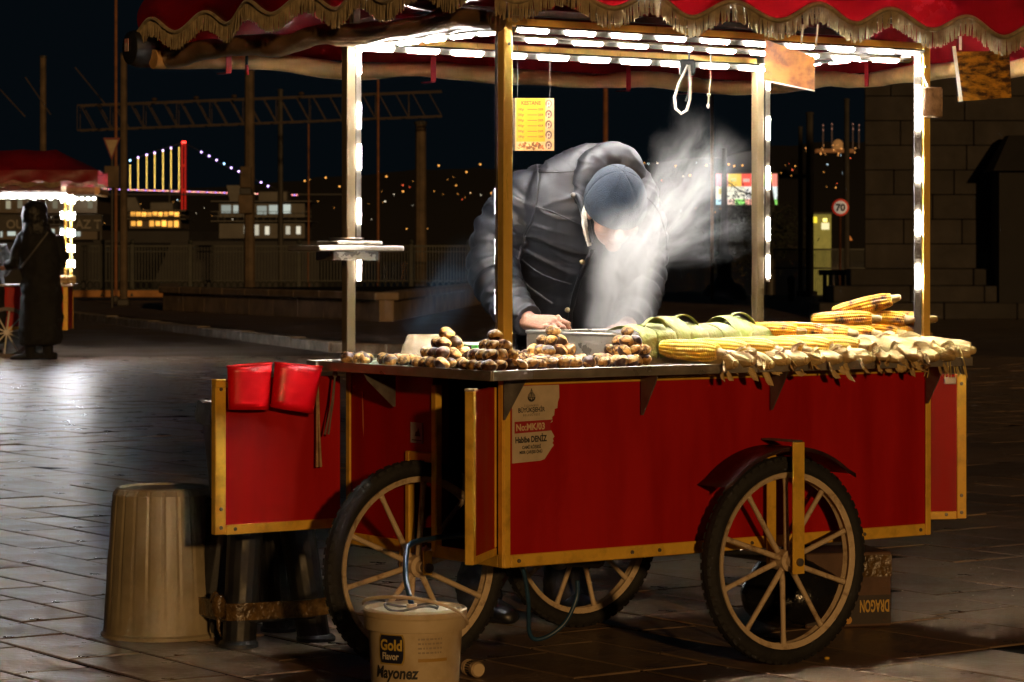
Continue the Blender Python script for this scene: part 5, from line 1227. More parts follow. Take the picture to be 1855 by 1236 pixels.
# black stool with tape
stl = thing('plastic_stool', 'black plastic stool bound with brown tape behind the open door', 'stool', (Wp(470,0,8.72).x, 8.72, 0), R(30))
m_stool = mat('stool_black', (0.010,0.010,0.011), 0.55, var=0.3, vscale=14, rvar=0.12)
hw0, hw1, zt_ = 0.178, 0.135, 0.445
MB().box(-hw1-0.006, hw1+0.006, -hw1-0.006, hw1+0.006, zt_-0.03, zt_, 0.012).build('seat', m_black, stl)
for sx_ in (-1,1):
    for sy_ in (-1,1):
        q = MB(); secs = []
        for t in [k/10 for k in range(11)]:
            hw = hw0 + (hw1-hw0)*t; wd = 0.098+0.010*t; c = Vector((sx_*(hw-wd/2), sy_*(hw-wd/2), zt_*0.94*t+0.001)); secs.append((c, Vector((wd/2,0,0)), Vector((0,wd/2,0))))
        q.loft(secs, 48)
        q.v = [(lambda c_, p_: (c_.x+(p_[0]-c_.x)*(1.06 if n_ % 3 else 1.025), c_.y+(p_[1]-c_.y)*(1.06 if n_ % 3 else 1.025), p_[2]))(secs[n_//48][0], p_) for n_, p_ in enumerate(q.v)]
        q.build('leg', m_stool, stl, smooth=40)
        q = MB(); q.box(sx_*hw0-0.040, sx_*hw0+0.030*1, sy_*hw0-0.04, sy_*hw0+0.03, 0.0005, 0.016, 0.004) if False else q.lathe([(0,0.0005),(0.062,0.0005),(0.062,0.012),(0.052,0.022),(0,0.022)], 20, 0, Matrix.Translation((sx_*(hw0-0.045), sy_*(hw0-0.045), 0))); q.build('foot', m_stool, stl, smooth=40)
for ax in (0,1):
    for sg in (-1,1):
        hw = hw0-0.012; q = MB()
        b_ = (-hw+0.05, hw-0.05, sg*hw-0.012, sg*hw+0.012, 0.075, 0.135)
        q.box(*(b_ if ax == 0 else (b_[2],b_[3],b_[0],b_[1],b_[4],b_[5])), 0.006); q.build('skirt_rail', m_black, stl)
        b_ = (-0.11, 0.11, sg*0.148-0.008, sg*0.148+0.008, 0.17, zt_-0.03)
q = MB(); hw = hw0+0.003
q.tube([(-hw,-hw+0.03,0.11),(-hw+0.03,-hw,0.11),(hw-0.03,-hw,0.112),(hw,-hw+0.03,0.112),(hw,hw-0.03,0.11),(hw-0.03,hw,0.11),(-hw+0.03,hw,0.108),(-hw,hw-0.03,0.108)], 0.022, 8, closed=True)
q.v = [(x, y, z_) for x, y, z_ in q.v]
m_tape = mat('brown_tape', (0.10,0.058,0.018), 0.22, var=0.5, vscale=30, bump=0.9, bscale=45)
rows_ = []; ring = [(-hw,-hw+0.03),(-hw+0.03,-hw),(hw-0.03,-hw),(hw,-hw+0.03),(hw,hw-0.03),(hw-0.03,hw),(-hw+0.03,hw),(-hw,hw-0.03)]
dense = []
for i in range(8):
    p0, p1 = ring[i], ring[(i+1)%8]; n_ = 10 if i % 2 == 1 else 2
    dense += [(p0[0]+(p1[0]-p0[0])*k/n_, p0[1]+(p1[1]-p0[1])*k/n_) for k in range(n_)]
dense.append(dense[0])
for z_ in (0.085, 0.098, 0.112, 0.126, 0.138): rows_.append([(x*(1.004+0.012*mnoise.noise(Vector((x*30,y*30,z_*60)))), y*(1.004+0.012*mnoise.noise(Vector((x*30,y*30+9,z_*60)))), z_+0.004*mnoise.noise(Vector((x*14,y*14,3)))) for x, y in dense])
q = MB(); q.grid(rows_); tp = q.build('tape_band', m_tape, stl, smooth=50)
q = MB(); q.sphere((-hw-0.012,-hw+0.06,0.125),(0.024,0.022,0.042),10,7); q.sphere((-hw-0.005,-hw+0.10,0.145),(0.018,0.02,0.024),8,6); q.v = [tuple(Vector(p)+Vector((1,1,1))*0.008*mnoise.noise(Vector(p)*60)) for p in q.v]; q.tube([(-hw-0.012,-hw+0.06,0.10),(-hw-0.016,-hw+0.055,0.06),(-hw-0.010,-hw+0.05,0.035)],[0.008,0.005,0.002],6); q.build('tape_knot', m_tape, tp, smooth=60)
# lined bin on the stool
lb = thing('lined_bin', 'tall pale container with a bag liner on the stool behind the door', 'bin', (Wp(438,0,8.72).x, 8.72, zt_+0.001), R(12))
q = MB(); secs = [(Vector((0,0,z_)), Vector((r_,0,0)), Vector((0,r_,0))) for r_, z_ in ((0.098,0),(0.100,0.01),(0.116,0.16),(0.128,0.285))]; q.loft(secs, 28); q.build('bin_body', m_wht, lb, smooth=40)
q = MB(); rows_ = []
for (r_, z_) in ((0.128,0.300),(0.141,0.306),(0.146,0.290),(0.147,0.262),(0.144,0.238)):
    rows_.append([((r_+0.005*mnoise.noise(Vector((k*0.8,z_*40,2))))*math.cos(2*math.pi*(k%30)/30), (r_+0.005*mnoise.noise(Vector(((k%30)*0.8,z_*40,2))))*math.sin(2*math.pi*(k%30)/30), z_+0.008*mnoise.noise(Vector(((k%30)*0.6,1,7)))) for k in range(31)])
q.grid(rows_); q.build('bag_liner', mat('bag_film', (0.52,0.46,0.33), 0.35, var=0.25, vscale=18, bump=0.8, bscale=30, trans=0.3), lb, smooth=60)
# two red plastic scoops hooked on the door flap
def scoop(label, px0, px1, ytop, ybot, Y, tilt, sx_):
    p = Wp((px0+px1)/2, ybot, Y); w_ = (px1-px0)/FPX*Y/2*1.10; h_ = (ybot-ytop)/FPX*Y
    o = thing('red_scoop', label, 'scoop', p, R(0)); o.rotation_euler = (0, tilt, TH)
    q = MB(); rows_ = []
    for j in range(7):
        t = j/6; r_ = w_*(0.90+0.10*t); rows_.append([(r_*math.cos(an_) , -0.42*r_*math.sin(an_), h_*t + (0.006*math.cos(an_) if j == 6 else 0)) for an_ in [2*math.pi*k/32 for k in range(33)]])
    q.grid(rows_); b_ = q.build('scoop_wall', m_redp, o, smooth=60); b_.modifiers.new('s','SOLIDIFY').thickness = 0.002
    q = MB(); q.add([(w_*0.90*math.cos(2*math.pi*k/32), -0.42*w_*0.90*math.sin(2*math.pi*k/32), 0.0005) for k in range(32)], [tuple(range(32))]); q.build('scoop_base', m_redp, o)
    q = MB(); r_ = w_*1.0; q.tube([(r_*math.cos(2*math.pi*k/36), -0.42*r_*math.sin(2*math.pi*k/36), h_+0.006*math.cos(2*math.pi*k/36)) for k in range(36)], 0.0028, 6, closed=True); q.build('rim', m_redp, o, smooth=60)
    return o
scoop('left red plastic scoop hooked on the open door', 409, 492, 661, 742, 8.105, R(1.5), 1)
scoop('right red plastic scoop, tilted and overlapping the other', 484, 573, 660, 744, 8.165, R(10), 1)
# tongs
def tongs(label, pts, r_, m):
    c = pts[0].copy(); o = thing('tongs', label, 'tongs', c)
    for off in (-0.004, 0.006):
        q = MB(); q.tube([p-c+Vector((off*(i/(len(pts)-1)),0.003*off/0.004,0)) for i, p in enumerate(pts)], [r_]*(len(pts)-1)+[r_*1.5], 8, flat=0.6); q.build('arm', m, o, smooth=60)
    q = MB(); q.sphere((0,0,0.004),(0.008,0.008,0.012),8,6); q.build('pivot', m_steel, o, smooth=60)
    return o
tongs('long wooden coloured tongs hanging straight down before the open door', [Wp(574,664,8.27),Wp(575,720,8.26),Wp(576,790,8.26),Wp(577,846,8.26)], 0.0055, mat('tong_wood', (0.45,0.30,0.16), 0.45, var=0.3, vscale=40))
tongs('shorter steel tongs hanging at a slant right of the long ones', [Wp(607,680,8.26),Wp(602,730,8.25),Wp(596,760,8.25),Wp(591,787,8.25)], 0.0045, m_steel)
# mayonnaise bucket with a hose
bk = thing('plastic_bucket', 'dirty cream mayonnaise bucket with lid and a blue hose', 'bucket', (Wp(752,0,7.25).x, 7.25, 0), 0); bk.scale = (1, 1, 1.075)
m_bkt = mat('stained_bucket', (0.60,0.47,0.28), 0.4, var=0.3, vscale=9, rvar=0.1, col2=(0.40,0.27,0.12), contrast=(0.25,0.55), bump=0.05, bscale=30)
q = MB(); q.lathe([(0,0.001),(0.108,0.001),(0.111,0.006),(0.1235,0.215),(0.1335,0.217),(0.1345,0.226),(0.1345,0.246),(0.129,0.252),(0.126,0.252)], 48); q.build('bucket_body', m_bkt, bk, smooth=35)
q = MB(); q.lathe([(0.1365,0.250),(0.1370,0.262),(0.132,0.266),(0.128,0.262),(0.122,0.262),(0.118,0.266),(0.113,0.259),(0,0.259)], 48); lid = q.build('lid', m_bkt, bk, smooth=35)
q = MB(); q.tube([(0.05*math.cos(t*math.pi/12)*1.4-0.01, 0.035*math.sin(t*math.pi/12)*1.4, 0.266+0.006*math.sin(t*0.7)) for t in range(24)], 0.0035, 6, closed=True); q.build('wire_ring', m_dsteel, lid, smooth=60)
q = MB(); hpts = [(0.137*math.cos(R(180)+R(180)*k/16), -0.137*math.sin(-R(180)*k/16)*(-1)*0.98, 0.245+0.052*math.sin(math.pi*k/16)+0.030*(1-k/16)) for k in range(17)]; q.tube([(x, -abs(y), z_-0.02*(k/16)) for k, (x,y,z_) in enumerate(hpts)], 0.0045, 8); q.build('bail_handle', m_bkt, bk, smooth=60)
def cyl_patch(x0, x1, z0, z1, m, nm, corners=0.0, dr=0.0006):
    n_ = 14; rows_ = []
    for j in range(9):
        z_ = z0+(z1-z0)*j/8; r_ = 0.111+(0.1235-0.111)*(z_-0.006)/0.209+dr; ins = corners*max(0, (abs(2*j/8-1))**4)
        rows_.append([(r_*math.sin((x0+ins+(x1-x0-2*ins)*k/n_)/r_), -r_*math.cos((x0+ins+(x1-x0-2*ins)*k/n_)/r_), z_) for k in range(n_+1)])
    return MB().grid(rows_).build(nm, m, bk, smooth=60, recalc=False)
def wrap_text(txt, size, x, z_, m, bold, xs, shear=0.0, dr=0.0016, nm='lettering'):
    me = text_mesh(txt, size, m, bold, 'LEFT', xs, shear)
    for v in me.vertices:
        zz = v.co.z + z_; r_ = 0.111+(0.1235-0.111)*(zz-0.006)/0.209+dr; an = (v.co.x+x)/r_; v.co = (r_*math.sin(an), -r_*math.cos(an), zz)
    return link(nm, me, bk)
cyl_patch(-0.103, -0.022, 0.138, 0.2125, mat('label_gold_edge', (0.42,0.28,0.06), 0.45), 'label_border', 0.006, 0.0006)
cyl_patch(-0.099, -0.026, 0.142, 0.2095, mat('label_navy', (0.012,0.014,0.035), 0.45, var=0.2, vscale=40), 'label', 0.006, 0.0011)
wrap_text('Gold', 0.036, -0.096, 0.174, mat('gold_letter', (0.62,0.42,0.06), 0.45, var=0.2, vscale=60), 0.0012, 0.92)
wrap_text('Flavor', 0.0235, -0.090, 0.151, mat('cream_letter', (0.66,0.56,0.38), 0.5), 0.0006, 0.86)
wrap_text('Mayonez', 0.040, -0.114, 0.106, m_print_blk, 0.0013, 0.86, 0.18)
cyl_patch(0.012, 0.095, 0.146, 0.154, mat('ochre_stripe', (0.42,0.24,0.04), 0.5), 'stripe')
for k in range(4):
    xx = 0.012
    while xx < 0.075:
        ww = nr.uniform(0.004, 0.011); cyl_patch(xx, min(0.078, xx+ww), 0.166+0.011*k, 0.1705+0.011*k, mat('faded_print', (0.33,0.25,0.16), 0.6), 'faded_print', 0.0, 0.0008); xx += ww + 0.003
cyl_patch(-0.028, 0.02, 0.02, 0.06, mat('label_orange', (0.45,0.10,0.02), 0.5, var=0.4, vscale=30), 'orange_patch')
q = MB(); c = P(0.06,0.19,0.0); pts = [P(0.10,0.17,0.405),P(0.0,0.18,0.415),P(-0.07,0.20,0.41)+Vector((-0.02,0,0)),Wp(745,985,7.48),Wp(736,1005,7.40),Wp(735,1045,7.33),Wp(742,1080,7.27),Wp(746,1098,7.25)]
sm_ = []
for i in range(len(pts)-1):
    p0, p1, p2, p3 = pts[max(i-1,0)], pts[i], pts[i+1], pts[min(i+2,len(pts)-1)]
    for k in range(6):
        t = k/6; sm_.append(0.5*((2*p1)+(p2-p0)*t+(2*p0-5*p1+4*p2-p3)*t*t+(3*p1-p0-3*p2+p3)*t**3))
sm_.append(pts[-1])
q.tube([p-sm_[-1] for p in sm_], 0.0078, 10); hs = q.build('blue_hose', m_blue_hose, None, sm_[-1], smooth=60); tag(hs, 'dark blue hose looping from the cart cupboard down to the bucket', 'hose')
q = MB(); q.cyl((0,0,-0.012),(0,0,0.006),0.014,n=14); q.build('hose_collar', m_bkt, hs, smooth=50)
def hose2(label, pts, r_):
    sm2 = []
    for i in range(len(pts)-1):
        p0, p1, p2, p3 = pts[max(i-1,0)], pts[i], pts[i+1], pts[min(i+2,len(pts)-1)]
        for k in range(6):
            t = k/6; sm2.append(0.5*((2*p1)+(p2-p0)*t+(2*p0-5*p1+4*p2-p3)*t*t+(3*p1-p0-3*p2+p3)*t**3))
    sm2.append(pts[-1]); q = MB(); q.tube([p-sm2[0] for p in sm2], r_, 10); tag(q.build('blue_hose', m_blue_hose, None, sm2[0], smooth=60), label, 'hose')
hose2('blue hose hanging in a wide curve beneath the cart', [Wp(1046,1052,8.12),Wp(1044,1085,8.12),Wp(1022,1130,8.1),Wp(985,1156,8.08),Wp(960,1150,8.06),Wp(957,1090,8.02),Wp(948,1035,8.0),Wp(935,1018,7.98)], 0.0065)
# fallen ridged bottle cap cup
fc = thing('fallen_cup', 'small ridged paper cup lying on the paving beside the bucket', 'cup', (Wp(857,0,7.92).x, 7.92, 0.0245), R(-62))
q = MB(); Mf = Matrix.Rotation(R(90),4,'Y')
q.lathe([(0,-0.035),(0.0225,-0.035),(0.0235,-0.030),(0.0215,-0.027),(0.0215,-0.022),(0.0235,-0.019),(0.0205,-0.015),(0.0205,0.012),(0.0225,0.014),(0.0225,0.030),(0.018,0.035)], 28, 0, Mf); q.build('cup_wall', mat('cup_tan', (0.42,0.30,0.17), 0.5, var=0.35, vscale=40), fc, smooth=30)
q = MB(); q.lathe([(0,0.0345),(0.0182,0.0345),(0.0182,0.0360),(0,0.0360)], 24, 0, Mf); q.build('cup_base', mat('cup_end', (0.60,0.46,0.27), 0.5), fc)
for k in range(18):
    an = 2*math.pi*k/18; q = MB(); q.box(-0.011,0.008,-0.0015,0.0015,0.0203,0.0222,0,0,Matrix.Rotation(an,4,'X')); q.build('ridge', m_dark, fc)
# carton with upside-down print
cb = thing('carton', 'brown cardboard carton with DRAGON printed upside down behind the wheel', 'carton', (Wp(1565,0,8.98).x, 8.98, 0), R(14))
m_card_b = mat('carton_brown', (0.095,0.048,0.026), 0.7, var=0.3, vscale=9, bump=0.15, bscale=25)
q = MB(); q.box(-0.20,0.095,0.0,0.24,0.002,0.245,0.004); q.build('carton_wall', m_card_b, cb)
q = MB(); q.box(-0.198,0.093,-0.0012,-0.0004,0.012,0.105); q.build('dark_band', mat('carton_dark', (0.03,0.018,0.012), 0.6, var=0.2, vscale=20), cb)
link('lettering', text_mesh('DRAGON', 0.054, mat('yellow_print', (0.55,0.33,0.05), 0.6), 0.0016, 'LEFT', 0.44), cb, (0.088,-0.0022,0.088), (0,R(180),0))
q = MB(); q.lathe([(0,0),(0.013,0),(0.013,0.0006),(0,0.0006)], 18, 0, Matrix.Translation((-0.055,-0.0016,0.026)) @ Matrix.Rotation(R(90),4,'X')); q.build('round_mark', mat('print_orange', (0.55,0.28,0.05), 0.6), cb)
q = MB(); q.box(-0.06,0.096,-0.0022,-0.0012,0.165,0.235); q.build('packing_tape', m_tape, cb)
# black bag
q = MB(); q.sphere((0,0,0.12),(0.17,0.15,0.125),26,18)
q.v = [(x*(1+0.22*mnoise.noise(Vector((x*9,y*9,z_*9)))), y*(1+0.2*mnoise.noise(Vector((x*8,y*8+4,z_*8)))), max(0.003, z_*(1+0.10*mnoise.noise(Vector((x*11,y*11,z_*11+3)))) )) for x, y, z_ in q.v]
o = q.build('rubbish_bag', mat('black_film', (0.010,0.010,0.011), 0.22, bump=1.0, bscale=16, var=0.2, vscale=10), None, (Wp(1432,0,9.0).x, 9.0, 0), (0,0,0.4), smooth=60); tag(o, 'bulging black plastic bag behind the right front wheel', 'bag')
q = MB(); q.tube([(0.03,0,0.235),(0.035,0.01,0.26),(0.06,0.02,0.28)],[0.03,0.014,0.03],8); q.build('bag_neck', MATS['black_film'], o, smooth=60)
# crumb on the paving
q = MB(); q.sphere((0,0,0.005),(0.009,0.005,0.005),8,5); tag(q.build('corn_crumb', m_corn, None, (Wp(1498,0,8.25).x, 8.25, 0.001), smooth=60), 'yellow crumb of corn on the paving before the wheel', 'crumb')
# pale flecks of spilled litter on the paving
q = MB(); lr2 = random.Random(9)
for k in range(70):
    if k < 16: px, py = lr2.uniform(20,150), lr2.uniform(1148,1195)
    elif k < 44: px, py = lr2.uniform(1580,1850), lr2.uniform(985,1130)
    else: px, py = lr2.uniform(20,1850), lr2.uniform(960,1230)
    Yp = EYE*FPX/(py-HY); r_ = lr2.choice([0.002,0.003,0.003,0.005]) * (1.8 if k < 16 else 1.0); n_ = 6; ph = lr2.uniform(0,6); x0 = Wp(px,0,Yp).x
    q.add([(x0+r_*lr2.uniform(0.5,1.6)*math.cos(ph+6.28*i/n_), Yp+r_*lr2.uniform(0.5,1.4)*math.sin(ph+6.28*i/n_), 0.005+0.0015*(i%2)) for i in range(n_)] + [(x0,Yp,0.008)], [(i,(i+1)%n_,n_) for i in range(n_)])
o = stuff(q.build('litter', mat('pale_litter', (0.55,0.52,0.46), 0.5), None, recalc=False)); o['label'] = 'pale flecks of litter scattered over the dark paving'; o['category'] = 'litter'

# ================================================================ PEOPLE
def crv(keys, N):            # Catmull-Rom through tuples of vectors / floats
    out = []; n = len(keys)
    for i in range(N):
        f = i*(n-1)/(N-1); j = min(int(f), n-2); t = f-j
        p0, p1, p2, p3 = keys[max(j-1,0)], keys[j], keys[j+1], keys[min(j+2,n-1)]
        out.append(tuple(0.5*((2*b)+(c-a)*t+(2*a-5*b+4*c-d)*t*t+(3*b-a-3*c+d)*t**3) for a, b, c, d in zip(p0,p1,p2,p3)))
    return out
def limb(mb, pts, rad, n=20, N=40, baffle=0.0, pitch=0.06, flat=1.0, phase=0.0):
    k = crv([(Vector(p), r) for p, r in zip(pts, rad)], N); P_ = [a for a, _ in k]; s = 0.0; rr = []
    for i, (p, r) in enumerate(k):
        if i: s += (p-P_[i-1]).length
        g = abs(math.sin(math.pi*(s/pitch)+phase))**0.55 if baffle else 1.0
        rr.append(r*(1-baffle+baffle*g))
    mb.tube(P_, rr, n, flat=flat)
def wrinkle(me, amp, sc, seed=0.0):
    nr_ = [v.normal.copy() for v in me.vertices]; co = []
    for v, n_ in zip(me.vertices, nr_):
        c = v.co.copy(); c += n_*(amp*mnoise.noise(Vector((c.x*sc, c.y*sc, c.z*sc*1.6+seed))) + amp*0.5*mnoise.noise(c*sc*2.7)); co += [c.x, c.y, c.z]
    me.vertices.foreach_set('co', co); me.update()
m_jacket = mat('charcoal_puffer', (0.0115,0.013,0.0175), 0.52, var=0.12, vscale=10, bump=0.30, bscale=15, sheen=0.0, stretch=(0.55,0.55,1.9))
_t = m_jacket.node_tree
_b = [n for n in _t.nodes if n.type == 'BUMP'][0]; _n = _b.inputs['Height'].links[0].from_node
_n.noise_type = 'RIDGED_MULTIFRACTAL'; _n.inputs['Scale'].default_value = 9.0; _n.inputs['Detail'].default_value = 3.5; _n.inputs['Roughness'].default_value = 0.55
_b.inputs['Strength'].default_value = 0.55; _b.inputs['Distance'].default_value = 0.012
m_trous = mat('dark_trousers', (0.014,0.014,0.017), 0.8, var=0.2, vscale=12, bump=0.3, bscale=30)
m_beanie = mat('navy_fleece_hat', (0.006,0.015,0.029), 0.95, var=0.25, vscale=60, bump=0.5, bscale=260, sheen=0.05)
m_fleece = mat('pale_fleece', (0.62,0.58,0.52), 0.95, var=0.2, vscale=80, bump=0.8, bscale=200)
OR = P(0.92, 1.22, 0.0)                       # ground point between the feet
V = lambda px, py, Y: Wp(px, py, Y) - OR
# --- body: one continuous skin surface
b = MB()
neckc, headc = V(1098,338,8.95), V(1113,380,8.80)
U_ = Vector((0.16,-0.60,0.78)).normalized(); F_ = Vector((0.10,-0.70,-0.70)); F_ = (F_-U_*F_.dot(U_)).normalized(); R_ = F_.cross(U_).normalized()
HM = Matrix(((R_.x,F_.x,U_.x,headc.x),(R_.y,F_.y,U_.y,headc.y),(R_.z,F_.z,U_.z,headc.z),(0,0,0,1)))
b.sphere((0,-0.008,0.022),(0.076,0.096,0.100),24,18,0,HM)
b.sphere((0,0.022,-0.045),(0.060,0.070,0.072),20,14,0,HM)          # jaw
b.sphere((0,0.075,-0.085),(0.026,0.022,0.022),12,8,0,HM)           # chin
b.tube([HM@Vector(p) for p in ((0,0.088,0.022),(0,0.104,-0.005),(0,0.116,-0.022),(0,0.098,-0.034))],[0.010,0.012,0.016,0.010],10)   # nose
b.sphere((0,0.090,-0.057),(0.026,0.010,0.008),12,6,0,HM); b.sphere((0,0.088,0.038),(0.058,0.014,0.010),12,6,0,HM)
for sg in (-1,1):
    b.sphere((sg*0.078,-0.012,-0.005),(0.010,0.020,0.033),12,10,0,HM @ Matrix.Rotation(sg*0.25,4,'Z')); b.sphere((sg*0.045,0.072,-0.020),(0.026,0.020,0.026),10,8,0,HM)
limb(b, [HM@Vector((0,-0.03,-0.05)), neckc, V(1085,360,9.03)], [0.058,0.060,0.075], 16, 10)
limb(b, [V(1080,350,9.05), V(1072,480,9.18), V(1066,620,9.32), V(1063,700,9.36)], [0.11,0.13,0.13,0.12], 18, 14)
def hand(b, wrist, dirv, nrm, side, curl, sgn=1, sp=0.021):
    d = dirv.normalized(); n_ = (nrm - d*nrm.dot(d)).normalized(); s_ = d.cross(n_)*sgn
    M = lambda x, y, z_: wrist + s_*x + d*y + n_*z_
    secs = [(M(0,-0.02,0), s_*0.030, n_*0.021), (M(0,0.02,0.002), s_*0.037, n_*0.018), (M(0.0,0.065,0.004), s_*0.044, n_*0.016), (M(0,0.092,0.0), s_*0.042, n_*0.013)]
    b.loft(secs, 18)
    for k, (x, ln) in enumerate(((-0.034,0.070),(-0.0115,0.080),(0.0115,0.076),(0.033,0.060))):
        p = M(x, 0.086, 0.002); pts = [M(x*0.92,0.06,0.004), p]; an = 0.0
        for seg, c in zip((0.45,0.30,0.25), curl):
            an += c; dd = d*math.cos(an) - n_*math.sin(an); p = p + dd*ln*seg + s_*(x*0.04); pts.append(p)
        b.tube(pts, [0.0085,0.0090,0.0086,0.0080,0.0064], 10)
        b.sphere(tuple(M(x,0.086,0.007)), 0.0098, 8, 6)
    p = M(-0.034,0.022,-0.004); pts = [p]
    for seg, (ax_, ay_, az_) in zip((0.035,0.032,0.026), ((-0.65,0.65,-0.30),(-0.30,0.90,-0.35),(-0.05,0.95,-0.30))): p = p + (s_*ax_+d*ay_+n_*az_).normalized()*seg; pts.append(p)
    b.tube(pts, [0.0135,0.0125,0.0108,0.008], 10)
wr = V(962,583,8.80); hd = (V(1035,598,8.70)-wr)
hand(b, wr, hd+Vector((0,0,0.012)), Vector((0.05,-0.55,0.83)), None, (0.45,0.85,0.55), 1)
limb(b, [V(978,345,9.05), V(893,470,9.02), V(945,568,8.84), wr], [0.055,0.045,0.034,0.028], 14, 20)
wl = V(1134,592,8.98)
hand(b, wl, Vector((-0.25,-0.75,-0.25)), Vector((0.1,-0.3,0.95)), None, (0.35,0.6,0.4), -1)
limb(b, [V(1145,370,9.20), V(1166,480,9.22), V(1156,560,9.10), wl], [0.055,0.045,0.034,0.028], 14, 20)
f1, f2 = P(0.80,1.27,0)-OR, P(1.10,1.20,0)-OR
for ft_, hip in ((f1, V(1030,690,9.38)), (f2, V(1100,690,9.38))):
    kn = ft_.lerp(hip, 0.5) + Vector((0.03,-0.06,0)); limb(b, [hip, kn, ft_+Vector((0,0,0.07))], [0.08,0.055,0.04], 14, 16)
me = remesh(b, 0.0036, 1, 'person'); me.materials.append(m_skin)
vend = link('person', me, None, OR)
tag(vend, 'vendor in charcoal puffer jacket and navy beanie bending over the steaming box', 'person')
# --- jacket
j = MB()
ux = Vector((0.90,0.40,0)).normalized()
keys = [(1058,716,9.34,0.245,0.165),(1060,640,9.32,0.248,0.168),(1061,560,9.27,0.250,0.172),(1063,480,9.19,0.254,0.176),(1066,415,9.11,0.254,0.172),(1070,360,9.05,0.246,0.150),(1082,322,9.01,0.205,0.118),(1096,304,8.97,0.115,0.095)]
kk = crv([(V(a_,b_,c_), d_, e_) for a_,b_,c_,d_,e_ in keys], 60); secs = []; s = 0
for i, (c, rx, ry) in enumerate(kk):
    if i: s += (c-kk[i-1][0]).length
    tan = (kk[min(i+1,59)][0]-kk[max(i-1,0)][0]).normalized(); ay = tan.cross(ux).normalized(); gq = 0.968+0.032*abs(math.sin(math.pi*s/0.150+0.4))**0.4
    secs.append((c, ux*rx*gq, ay*ry*gq))
j.loft(secs, 44)
limb(j, [V(1015,350,9.10), V(962,355,9.04), V(918,405,9.03), V(893,468,9.01), V(905,520,8.94), V(932,560,8.87), V(957,580,8.82)], [0.070,0.098,0.094,0.092,0.084,0.070,0.054], 28, 80, 0.20, 0.050)
limb(j, [V(1130,348,9.14), V(1152,385,9.18), V(1164,440,9.21), V(1164,500,9.20), V(1156,550,9.10), V(1140,585,9.0)], [0.070,0.092,0.088,0.082,0.072,0.055], 26, 60, 0.20, 0.055)
me = remesh(j, 0.006, 1, 'jacket')
def creases(me, amp, sc, st, seed):
    nr_ = [v.normal.copy() for v in me.vertices]; co = []
    for v, n_ in zip(me.vertices, nr_):
        c = v.co.copy(); w_ = 0.35*mnoise.noise(c*5.0)
        p = Vector((c.x*sc*st+seed, c.y*sc*st, c.z*sc + (c.x+0.4*c.y)*sc*0.45 + w_*3))
        r_ = 1.0 - abs(mnoise.noise(p))*2.2; m_ = max(0.0, 0.5+0.9*mnoise.noise(c*3.2+Vector((seed,0,0))))
        c += n_*(amp*m_*(max(0.0, r_)**3 - 0.2)); co += [c.x, c.y, c.z]
    me.vertices.foreach_set('co', co); me.update()
wrinkle(me, 0.0035, 7, 3.0); creases(me, 0.0090, 11, 0.35, 1.0); creases(me, 0.0055, 21, 0.40, 7.0); me.materials.append(m_jacket)
jk = link('jacket', me, vend)
# hood bundled at the nape, collar and placket
h = MB()
limb(h, [V(1052,352,8.93), V(1062,318,8.93), V(1084,292,8.96), V(1112,284,8.98), V(1140,296,8.99), V(1160,325,9.0)], [0.030,0.046,0.052,0.050,0.046,0.028], 18, 34, 0.10, 0.07)
limb(h, [V(1048,372,8.90), V(1054,345,8.92), V(1080,312,8.98), V(1120,303,9.02)], [0.016,0.030,0.036,0.03], 14, 24)
limb(h, [V(1064,300,8.97), V(1082,283,8.97), V(1108,277,8.98), V(1132,284,8.99), V(1148,302,9.0)], [0.012,0.02,0.022,0.02,0.012], 12, 24)
me = remesh(h, 0.006, 2, 'hood'); wrinkle(me, 0.004, 16, 5.0); creases(me, 0.006, 24, 0.5, 4.0); me.materials.append(m_jacket); link('hood', me, jk)
q = MB(); limb(q, [V(1066,362,8.845), V(1059,385,8.845), V(1060,415,8.845), V(1068,445,8.86)], [0.008,0.010,0.010,0.008], 10, 16, 0.25, 0.008); q.build('collar_fleece', m_fleece, jk, smooth=60)
q = MB(); limb(q, [V(1074,452,8.875), V(1060,480,8.90), V(1045,520,8.985), V(1036,560,9.06), V(1030,610,9.10)], [0.012]*5, 10, 24, flat=0.45); q.build('placket', m_jacket, jk, smooth=60)
q = MB(); limb(q, [V(1072,440,8.86), V(1062,400,8.868), V(1052,365,8.885), V(1038,352,8.90)], [0.018,0.026,0.026,0.012], 12, 20, flat=0.5); q.build('collar', m_jacket, jk, smooth=60)
from mathutils.bvhtree import BVHTree
jme = jk.data; tree = BVHTree.FromPolygons([v.co.copy() for v in jme.vertices], [tuple(p.vertices) for p in jme.polygons])
def on_jacket(px, py, out=0.001):
    o_ = Vector((0,0,EYE)) - OR; d_ = (Wp(px, py, 9.0) - Vector((0,0,EYE))).normalized(); h_ = tree.ray_cast(o_, d_)
    return None if h_[0] is None else h_[0] + h_[1]*out
def seam(pix, r=0.0030, sink=0.0):
    k = crv([(float(a_), float(b_)) for a_, b_ in pix], 40); pts = [p for p in (on_jacket(x, y, 0.0) for x, y in k) if p is not None]
    if len(pts) > 4: q = MB(); q.tube(pts, r, 6); q.build('seam', m_jacket, jk, smooth=60)
seam([(972,300),(975,330),(968,385),(950,430),(938,470)], 0.005)
seam([(968,374),(1000,384),(1035,400),(1058,412)])
seam([(972,312),(1010,312),(1050,310)])
seam([(945,470),(970,490),(1000,505),(1036,515)])
seam([(938,500),(965,525),(1000,550)], 0.0045)
seam([(1150,345),(1185,370),(1205,420),(1208,470)], 0.004)
